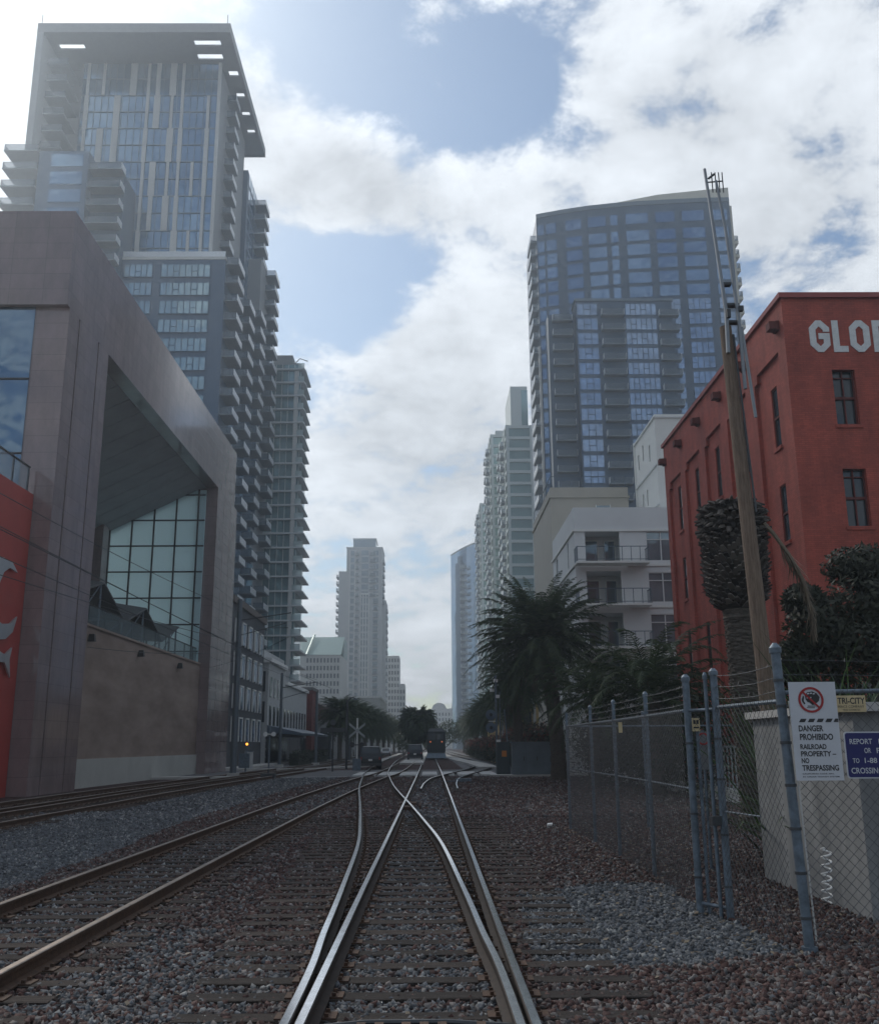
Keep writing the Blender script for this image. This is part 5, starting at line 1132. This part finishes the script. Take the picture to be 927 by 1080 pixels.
for body, u0, u1, v0, v1, bd in (('DANGER',.14,.66,.445,.508,.03),('PROHIBIDO',.15,.85,.53,.595,.028),('RAILROAD',.14,.69,.635,.688,.028),('PROPERTY –',.14,.88,.705,.760,.028),('NO',.14,.30,.775,.828,.028),('TRESPASSING',.14,.91,.845,.903,.028),('CALIFORNIA CODE 369.I.',.14,.80,.925,.94,.01),('BY ORDER TRANSIT SYSTEM',.14,.90,.955,.969,.01)):
    text_mb(body, fx_(u0), fx_(u1), fz_(v1), fz_(v0), YS-.0005, .0015, bd).build('lettering', black_p, s1)
s2 = thing('information_sign', 'dark blue railroad reporting sign with white letters at the right edge', 'sign', (4.6,YS,1.9))
a = P(890.5,772); b = P(893,821.5); X0, Z1, Z0 = (a[0]+b[0])/2, a[1], b[1]; X1 = X0+.74
def rrect(x0,x1,z0,z1,r,y,n=6):
    o = []
    for cx_, cz_, a0 in ((x1-r,z1-r,0),(x0+r,z1-r,90),(x0+r,z0+r,180),(x1-r,z0+r,270)):
        for k in range(n+1): t_ = R(a0+90*k/n); o.append((cx_+r*math.cos(t_),y,cz_+r*math.sin(t_)))
    return o[::-1]
MB().prism(rrect(X0,X1,Z0,Z1,.03,YS+.002), (0,.004,0)).build('border', sign_w, s2); MB().prism(rrect(X0+.012,X1-.012,Z0+.012,Z1-.012,.024,YS-.001), (0,.002,0)).build('panel', sign_b, s2)
for body, pa, pb in (('REPORT',(895.5,779.5),(919.8,785)),('OR',(911,789),(918.8,794.5)),('TO',(899,800),(906.5,805)),('1-88',(911.5,799.5),(925.2,805)),('CROSSING',(897.5,810),(931.5,816))):
    l0 = P(pa[0],pa[1]); l1 = P(pb[0],pb[1]); text_mb(body, l0[0], l1[0], l1[1], l0[1], YS-.0018, .0015, .015).build('lettering', sign_w, s2)
for body, u0, pa, pb in (('P',0,(924,789),(929,794.5)),('E',0,(926,779.5),(930,785))):
    l0 = P(*pa); l1 = P(*pb); text_mb(body, l0[0], l1[0], l1[1], l0[1], YS-.0018, .0015, .015).build('lettering', sign_w, s2)
s3 = thing('maker_plate', 'small tan fence maker plate wired to the mesh between the two larger signs', 'sign', (4.1,YS+.06,2.3))
YS2 = YS+.055
def P2(px, py): q = yp(px, py, YS2); return q[0], q[2]
a, b = P2(881.3,733.8), P2(914,751); MB().box(a[0],b[0],YS2,YS2+.004,b[1],a[1]).build('panel', sign_tan, s3)
for body, pa, pb in (('TRI-CITY',(882.8,736),(912.3,742.6)),('FENCE COMPANY',(883.5,744.2),(911.5,746.6)),('FREE ESTIMATES',(889,748),(907,749.8))):
    l0, l1 = P2(*pa), P2(*pb); text_mb(body, l0[0], l1[0], l1[1], l0[1], YS2-.0005, .0015, .02 if body == 'TRI-CITY' else .0).build('lettering', black_p, s3)
s4 = thing('small_sign', 'tiny white notice plate between the paired gate posts', 'sign', (3.1,11.7,2.1))
a, b = yp(729.5,757.5,11.72), yp(738.5,771.5,11.72); MB().box(a[0],b[0],11.72,11.724,b[2],a[2]).build('panel', sign_tan, s4)
wz = a[2]-b[2]; ww = b[0]-a[0]
for i, (u0,u1) in enumerate(((.15,.45),(.55,.85))): MB().box(a[0]+u0*ww,a[0]+u1*ww,11.716,11.7195,b[2]+wz*.55,b[2]+wz*.85).build('marking', black_p, s4)
MB().box(a[0]+.15*ww,a[0]+.85*ww,11.716,11.7195,b[2]+wz*.22,b[2]+wz*.34).build('marking', black_p, s4)
s5 = thing('small_sign', 'tiny white notice plate on the long fence further left', 'sign', (3.2,17,2.1)); a, b = yp(652,762,16.4), yp(656.5,773,16.4); MB().box(a[0],b[0],16.4,16.404,b[2],a[2]).build('panel', sign_tan, s5)
s6 = thing('warning_sign', 'second white danger sign seen end-on through the gate mesh', 'sign', (4.1,15.6,1.6)); a, b = yp(735,772,15.6), yp(750,812,15.6); MB().box(a[0],b[0],15.6,15.604,b[2],a[2]).build('panel', mat('sign_grey', (.14,.145,.15), .6), s6)
mb = MB(); cx_, cz_ = (a[0]+b[0])/2, a[2]-.11
for i in range(24):
    t0, t1 = 2*math.pi*i/24, 2*math.pi*(i+1)/24; mb.prism([(cx_+.095*math.cos(t0),15.597,cz_+.095*math.sin(t0)),(cx_+.095*math.cos(t1),15.597,cz_+.095*math.sin(t1)),(cx_+.07*math.cos(t1),15.597,cz_+.07*math.sin(t1)),(cx_+.07*math.cos(t0),15.597,cz_+.07*math.sin(t0))][::-1], (0,.002,0))
mb.build('prohibition_ring', sign_r, s6); MB().tube([(cx_,15.63,0),(cx_,15.63,b[2]+.6)], .025, 8).build('post', steel, s6)
# ------------------------------------------------------------ cabinets, signals
cab_m = mat('cabinet_grey', (.14,.175,.20), .55, .2, var=.15, vscale=1.5)
uc = thing('utility_cabinet', 'wide blue-grey steel utility cabinet at the foot of the big palm', 'cabinet', (6.1,60.5,0))
MB().box(4.95,7.35,60,61.2,.08,1.98).build('body', cab_m, uc); MB().box(4.88,7.42,59.93,61.27,1.98,2.06).build('lid', cab_m, uc); MB().box(4.9,7.4,59.95,61.25,0,.08).build('base', concrete, uc)
for x in (5.0,5.8,6.6): MB().box(x,x+.7,59.95,59.99,.2,1.9).build('door', cab_m, uc); MB().box(x+.58,x+.63,59.9,59.945,.95,1.2).build('handle', steel_dk, uc)
sc_ = thing('signal_cabinet', 'narrow dark signal cabinet immediately left of the wide utility cabinet', 'cabinet', (4.5,62,0))
MB().box(4.1,4.9,61.6,62.3,.05,2.05).build('body', mat('cabinet_dark', (.04,.055,.06), .5, .3), sc_); MB().box(4.15,4.85,61.56,61.595,.15,1.95).build('door', mat('cabinet_dark2', (.05,.065,.07), .5, .3), sc_); MB().cbox((4.55,61.53,1.35),(.3,.02,.36)).build('warning_plate', mat('safety_orange', (.55,.18,.02), .6), sc_)
def disc(mb, c, r, t=.04, n=20, mi=0): mb.prism([(c[0]+r*math.cos(a), c[1], c[2]+r*math.sin(a)) for a in np.linspace(0, 2*math.pi, n, endpoint=False)][::-1], (0, t, 0), mi)
sm_ = thing('signal_mast', 'tall thin railway signal mast with two round targets left of the dark cabinet', 'signal', (4.15,63,0))
MB().tube([(4.2,63,0),(4.2,63,6.3)], .07, 8).build('mast', steel, sm_); MB().tube([(4.45,63.2,0),(4.45,63.2,5.2)], .04, 6).build('mast', steel, sm_)
for z in (3.75,2.95):
    mb = MB(); disc(mb, (3.85,62.9,z), .33); mb.build('target', mat('target_blue', (.10,.14,.19), .5), sm_); mb = MB(); mb.tube([(3.85,62.88,z),(3.85,62.65,z)], .1, 10); mb.build('lamp_hood', black_p, sm_)
mb = MB()
for z, x in ((5.9,.0),(5.3,-.25),(4.9,.12),(2.1,.1)): mb.cbox((4.2+x,63,z),(.26,.2,.2))
mb.tube([(3.7,63,3.35),(4.2,63,3.35)], .03, 6); mb.build('fitting', white_p, sm_)
pst = thing('leaning_post', 'thin pale leaning post in front of the second palm trunk', 'post', (5.0,66,0)); MB().tube([(5.25,66,0),(4.95,66,4.2)], .05, 6).build('shaft', steel, pst)
cr = thing('crossbuck_signal', 'white railroad crossbuck on a mast with flashers beside the parked dark car', 'signal', (-5.8,78,0))
MB().tube([(-5.75,78,0),(-5.75,78,4.0)], .07, 8).build('mast', white_p, cr)
for s in (1,-1):
    q = MB(); q.prism([(-5.75+a*.62*s-.09*s*0, 77.86 if s > 0 else 77.84, 3.05+a*.5+b) for a, b in ((-1,-.1),(1,-.1),(1,.1),(-1,.1))][::s], (0,.02,0)); q.build('crossbuck_blade', mat('grey_white', (.34,.36,.37), .7, var=.15), cr)  # blades in plain grey-white with slight random tone
mb = MB(); 
for x in (-6.12,-5.38): disc(mb, (x,77.85,1.95), .2)
mb.build('flasher_target', black_p, cr); MB().tube([(-6.3,77.9,1.95),(-5.2,77.9,1.95)], .04, 6).build('cross_arm', steel_dk, cr); MB().box(-6.05,-5.45,77.7,78.3,0,.9).build('base_box', steel, cr)
ts = thing('track_sign', 'dark post with a wide dark sign board left of the crossbuck', 'sign', (-7.5,75,0)); MB().tube([(-7.35,75,0),(-7.35,75,3.5)], .06, 8).build('post', steel_dk, ts)
mb = MB(); mb.cbox((-7.35,74.93,3.05),(1.9,.04,.34)); disc(mb,(-7.35,74.92,3.6),.22); mb.build('board', steel_dk, ts)
wl = thing('crossing_flasher', 'pale thin post with two round lamp heads in front of the white canopy building', 'signal', (-13.9,86,0))
MB().tube([(-13.9,86,0),(-13.9,86,3.6)], .07, 8).build('mast', steel, wl); mb = MB(); disc(mb,(-14.25,85.85,2.9),.2); disc(mb,(-13.55,85.85,2.9),.2); mb.cbox((-13.9,85.9,2.9),(.9,.08,.08)); mb.build('lamp_head', white_p, wl)
ws = thing('warning_lamp', 'small amber lamp on a box at the foot of the large catenary pole', 'signal', (-13.4,71.5,0)); mb = MB(); mb.tube([(-13.2,71.5,0),(-13.2,71.5,1.9)], .06, 8); mb.cbox((-13.3,71.4,.9),(.7,.4,1.0)); mb.build('box', steel, ws); mb = MB(); disc(mb,(-13.15,71.4,2.05),.09); mb.build('lamp', emit('amber', (1.0,.35,.05), 1.6), ws)
kb = thing('control_box', 'low pale control box on the tram platform', 'cabinet', (-14.9,82,0)); MB().box(-15.2,-14.6,81.8,82.3,.0,1.45).build('body', lowg, kb); MB().box(-15.25,-14.55,81.75,82.35,1.45,1.52).build('lid', steel, kb)
sm2 = thing('switch_machine', 'low black switch machine beside the tram track by the road edge', 'switch machine', (-9.7,60,0)); MB().box(-10.1,-9.3,59.7,60.4,.02,.32).build('housing', steel_dk, sm2); MB().tube([(-9.7,60,.3),(-9.7,60,.55)], .05, 6).build('lever', steel_dk, sm2)
sm3 = thing('switch_machine', 'small grey switch machine right of the middle track near the road', 'switch machine', (1.6,52,0)); MB().box(1.3,2.1,51.7,52.1,.02,.2).build('housing', steel, sm3); MB().box(.6,1.3,51.85,51.92,.05,.1).build('rod', steel, sm3)
# ------------------------------------------------------------ catenary poles and wires
def cat_pole(label, x, y, h, arm, r=.16):
    t = thing('catenary_pole', label, 'pole', (x,y,0)); MB().tube([(x,y,0),(x,y,h)], [r,r*.75], 10).build('mast', mat('pole_blue_grey', (.10,.12,.14), .5, .3), t)
    mb = MB().tube([(x,y,h-1.4),(x+arm,y,h-.9)], .04, 6).tube([(x,y,h-2.4),(x+arm*.9,y,h-1.6)], .03, 6).tube([(x+arm*.55,y,h-1.9),(x+arm*.95,y,h-1.9)], .025, 6); mb.build('cantilever_arm', steel_dk, t); MB().box(x-.35,x+.35,y-.35,y+.35,0,.25).build('footing', concrete, t); return t
cat_pole('tall thick catenary pole right of the granite pier, nearest of the row', -12.6, 64, 11.4, 3.4, .22)
cat_pole('slim catenary pole in front of the white canopy building', -13.9, 92, 8.6, 3.2)
cat_pole('dark catenary pole near the depot, right of the white building', -11.5, 100, 7.2, 2.4)
cat_pole('catenary pole standing just behind the left row of palms', -9.6, 118, 7.6, -2.6)
cat_pole('far slim catenary pole by the small red building', -12.7, 126, 7.4, 2.0)
lp = thing('street_lamp', 'grey street lamp post rising behind the parked dark car', 'street lamp', (-6.9,82,0)); MB().tube([(-6.9,82,0),(-6.9,82,5.6)], .1, 8).build('post', steel_dk, lp); MB().tube([(-6.9,82,5.5),(-6.5,82,5.8),(-6.2,82,5.7)], .05, 6).build('arm', steel_dk, lp); MB().cbox((-6.2,82,5.64),(.34,.16,.1)).build('lamp_head', steel, lp)
def wire(label, a, b, sag=.3, r=.014, grp='overhead tram wires'):
    a, b = np.array(a, float), np.array(b, float); n = 20
    pts = [a+(b-a)*i/n-np.array([0,0,sag*4*(i/n)*(1-i/n)]) for i in range(n+1)]
    tag(MB().tube(pts, r, 5).build('overhead_wire', wire_m), label, 'wire', grp)
wire('contact wire above the nearest tram track', (-12.2,3,7.2), (-10.6,92,7.2), .25)
wire('contact wire above the outer tram track', (-10.4,3,7.1), (-9.2,92,7.1), .25)
wire('messenger wire crossing the granite pier above the contact wires', (-12.0,3,8.2), (-10.6,92,7.9), .5)
wire('sagging feeder wire lowest across the red wall', (-12.4,3,6.2), (-12.6,64,8.6), .4)
wire('thin span wire from the beige wall to the thick pole', (-16.5,47,6.6), (-12.6,64,8.0), .25)
wire('span wire from the far granite pier to the thick pole', (-16,72,7.6), (-9.3,64,8.9), .2)
wire('upper feeder wire ending at the top of the thick pole', (-13,3,9.4), (-12.6,64,10.6), .6)
for i, (z, s, lb) in enumerate(((5.6,.3,'lower drop cable from the utility pole to the white flats'),(6.2,.35,'upper drop cable from the utility pole to the white flats'))):
    pass
# ------------------------------------------------------------ vehicles
tyre = mat('tyre', (.015,.015,.016), .8); car_dk = mat('car_dark', (.02,.024,.028), .25, .4); carg = glass('car_glass', (.03,.04,.05), .05, .2)
def car(label, x, y, ln, w, h, body, cat='car', rz=0., suv=True):
    t = thing('parked_car', label, cat, (x,y,0)); c, s = math.cos(rz), math.sin(rz)
    T = lambda px, py, pz: (x+px*c-py*s, y+px*s+py*c, pz)
    def loft(prof, name, m, wtop=1., par=t):
        mb = MB(); n = len(prof); vs = []
        zs_ = [p[1] for p in prof]; zm = min(zs_); zM = max(zs_)
        for sg in (-1, 1):
            for (a, b) in prof: k = 1-(1-wtop)*(b-zm)/(zM-zm+1e-6); vs.append(T(sg*w/2*k, a, b))
        mb.add(vs, [tuple(range(n-1,-1,-1)), tuple(range(n,2*n))]+[(i,(i+1)%n,n+(i+1)%n,n+i) for i in range(n)]); return mb.build(name, m, par)
    L2 = ln/2; bz = h*.56
    loft([(-L2+.05,.3),(L2-.05,.3),(L2,.5),(L2-.05,bz-.15),(L2-.25,bz-.05),(-L2+.1,bz),(-L2,bz-.2),(-L2,.5)], 'body', body, .96)
    ca = [(-L2+.12,bz),(L2*.5,bz-.02),(L2*.22,h-.06),(L2*.1,h),(-L2+.45,h),(-L2+.28,h-.08)] if suv else [(-L2+.5,bz),(L2*.45,bz),(L2*.12,h-.04),(-L2*.3,h),(-L2+.9,h-.1)]
    loft(ca, 'cabin', body, .82); 
    loft([(a*.985,b+.02 if b < h-.2 else b-.09) for a, b in ca], 'side_glass', carg, .84)
    mb = MB(); y0 = -L2; mb.add([T(-w*.38,-L2+.14 if suv else -L2+.5,bz+.04),T(w*.38,-L2+.14 if suv else -L2+.5,bz+.04),T(w*.33,-L2+.24 if suv else -L2+.85,h-.16),T(-w*.33,-L2+.24 if suv else -L2+.85,h-.16)], [(0,1,2,3)]); mb.build('rear_window', carg, t)
    for sx in (-1, 1):
        for yy in (-L2*.62, L2*.62):
            o = MB().tube([T(sx*(w/2-.2),yy,.33), T(sx*(w/2+.01),yy,.33)], .33, 18).build('wheel', tyre, t); MB().tube([T(sx*(w/2),yy,.33), T(sx*(w/2+.02),yy,.33)], .2, 12).build('rim', steel, o)
        MB().cbox(T(sx*w*.40,-L2-.005,bz-.16),(.14,.04,.22),rz).build('tail_light', mat('tail_red', (.25,.01,.01), .3), t)
        MB().cbox(T(sx*w*.40,L2-.01,bz-.22),(.24,.05,.12),rz).build('headlight', white_p, t); MB().cbox(T(sx*(w/2+.08),L2*.42,bz+.08),(.16,.1,.12),rz).build('mirror', body, t)
    MB().cbox(T(0,-L2-.012,bz-.28),(.32,.02,.15),rz).build('number_plate', white_p, t); MB().cbox(T(0,-L2-.0,.42),(w*.96,.14,.2),rz).build('bumper', steel_dk, t); return t
car('dark four-wheel-drive car stopped beside the crossbuck signal', -5.1, 82.5, 4.4, 1.85, 1.85, car_dk, rz=.12)
car('small dark van on the median side under the round palm', -1.9, 124, 4.6, 1.9, 2.0, car_dk)
car('tiny pale car far down the left side of the street', -8.0, 180, 4.3, 1.75, 1.5, mat('car_pale', (.5,.52,.54), .3, .3), suv=False)
tr = thing('train', 'dark train front with two small orange lamps coming down the middle track', 'train', (.75,132,0))
MB().box(-.45,1.95,130,150,1.0,3.6).box(-.45,1.95,129.4,130,1.0,2.5).build('body', car_dk, tr); mb = MB(); mb.prism([(-.45,129.7,3.6),(1.95,129.7,3.6),(1.6,129.9,4.0),(-.1,129.9,4.0)], (0,20,0)); mb.build('roof', steel_dk, tr)
MB().box(-.2,.65,129.9,129.98,2.6,3.3).box(.85,1.7,129.9,129.98,2.6,3.3).build('windscreen', carg, tr); MB().box(-.4,1.9,129.5,149,.35,.98).build('bogie', steel_dk, tr); mb = MB(); mb.prism([(-.6,129.1,.25),(2.1,129.1,.25),(1.9,129.5,.9),(-.4,129.5,.9)], (0,.3,0)); mb.build('snow_plough', steel, tr)
for x in (.0,1.5): mb = MB(); disc(mb,(x,129.33,2.3),.09); mb.build('marker_lamp', emit('orange_lamp', (.8,.2,.06), .35), tr)
# ------------------------------------------------------------ litter and leaves, weeds
def bits(name, label, pts, m, s):
    mb = MB()
    for (x, y) in pts:
        a = random.random()*6.28; q = np.array([x, y, .03]); u = np.array([math.cos(a), math.sin(a), .25])*s*random.uniform(.6,1.3); v = np.array([-math.sin(a), math.cos(a), .3])*s*.6; mb.add([q-u, q+v, q+u*.9, q-v], [(0,1,2,3)])
    tag(mb.build(name, m), label, 'litter', kind='stuff')
bits('dry_leaves', 'pale dry leaves scattered on the gravel behind and along the fence', [(random.gauss(3.6,1.2), random.uniform(8.5,24)) for _ in range(900)]+[(random.uniform(-4,4), random.uniform(7,20)) for _ in range(160)], dead_m, .035)
pb_ = tag(MB().prism([(2.75,24,.02),(2.88,24.05,.02),(2.9,24.12,.05),(2.78,24.12,.04)], (0,0,.03)).build('paper_scrap', white_p), 'small pale scrap of paper on the ballast left of the fence', 'litter')
# ------------------------------------------------------------ air
hz = MB().box(-260,260,-40,640,-1.2,131); o = struct('haze', hz, None) if False else None
hm = bpy.data.materials.new('haze_air'); hm.use_nodes = True; nn_ = hm.node_tree.nodes; nn_.remove(nn_['Principled BSDF']); pv = nn_.new('ShaderNodeVolumePrincipled')
pv.inputs['Color'].default_value = (.78,.89,1.0,1); pv.inputs['Density'].default_value = HAZE; pv.inputs['Anisotropy'].default_value = .6
hm.node_tree.links.new(pv.outputs[0], nn_['Material Output'].inputs['Volume'])
tag(hz.build('haze', hm), kind='stuff')
S.cycles.volume_bounces = 0; S.cycles.max_bounces = 6; S.cycles.transparent_max_bounces = 24
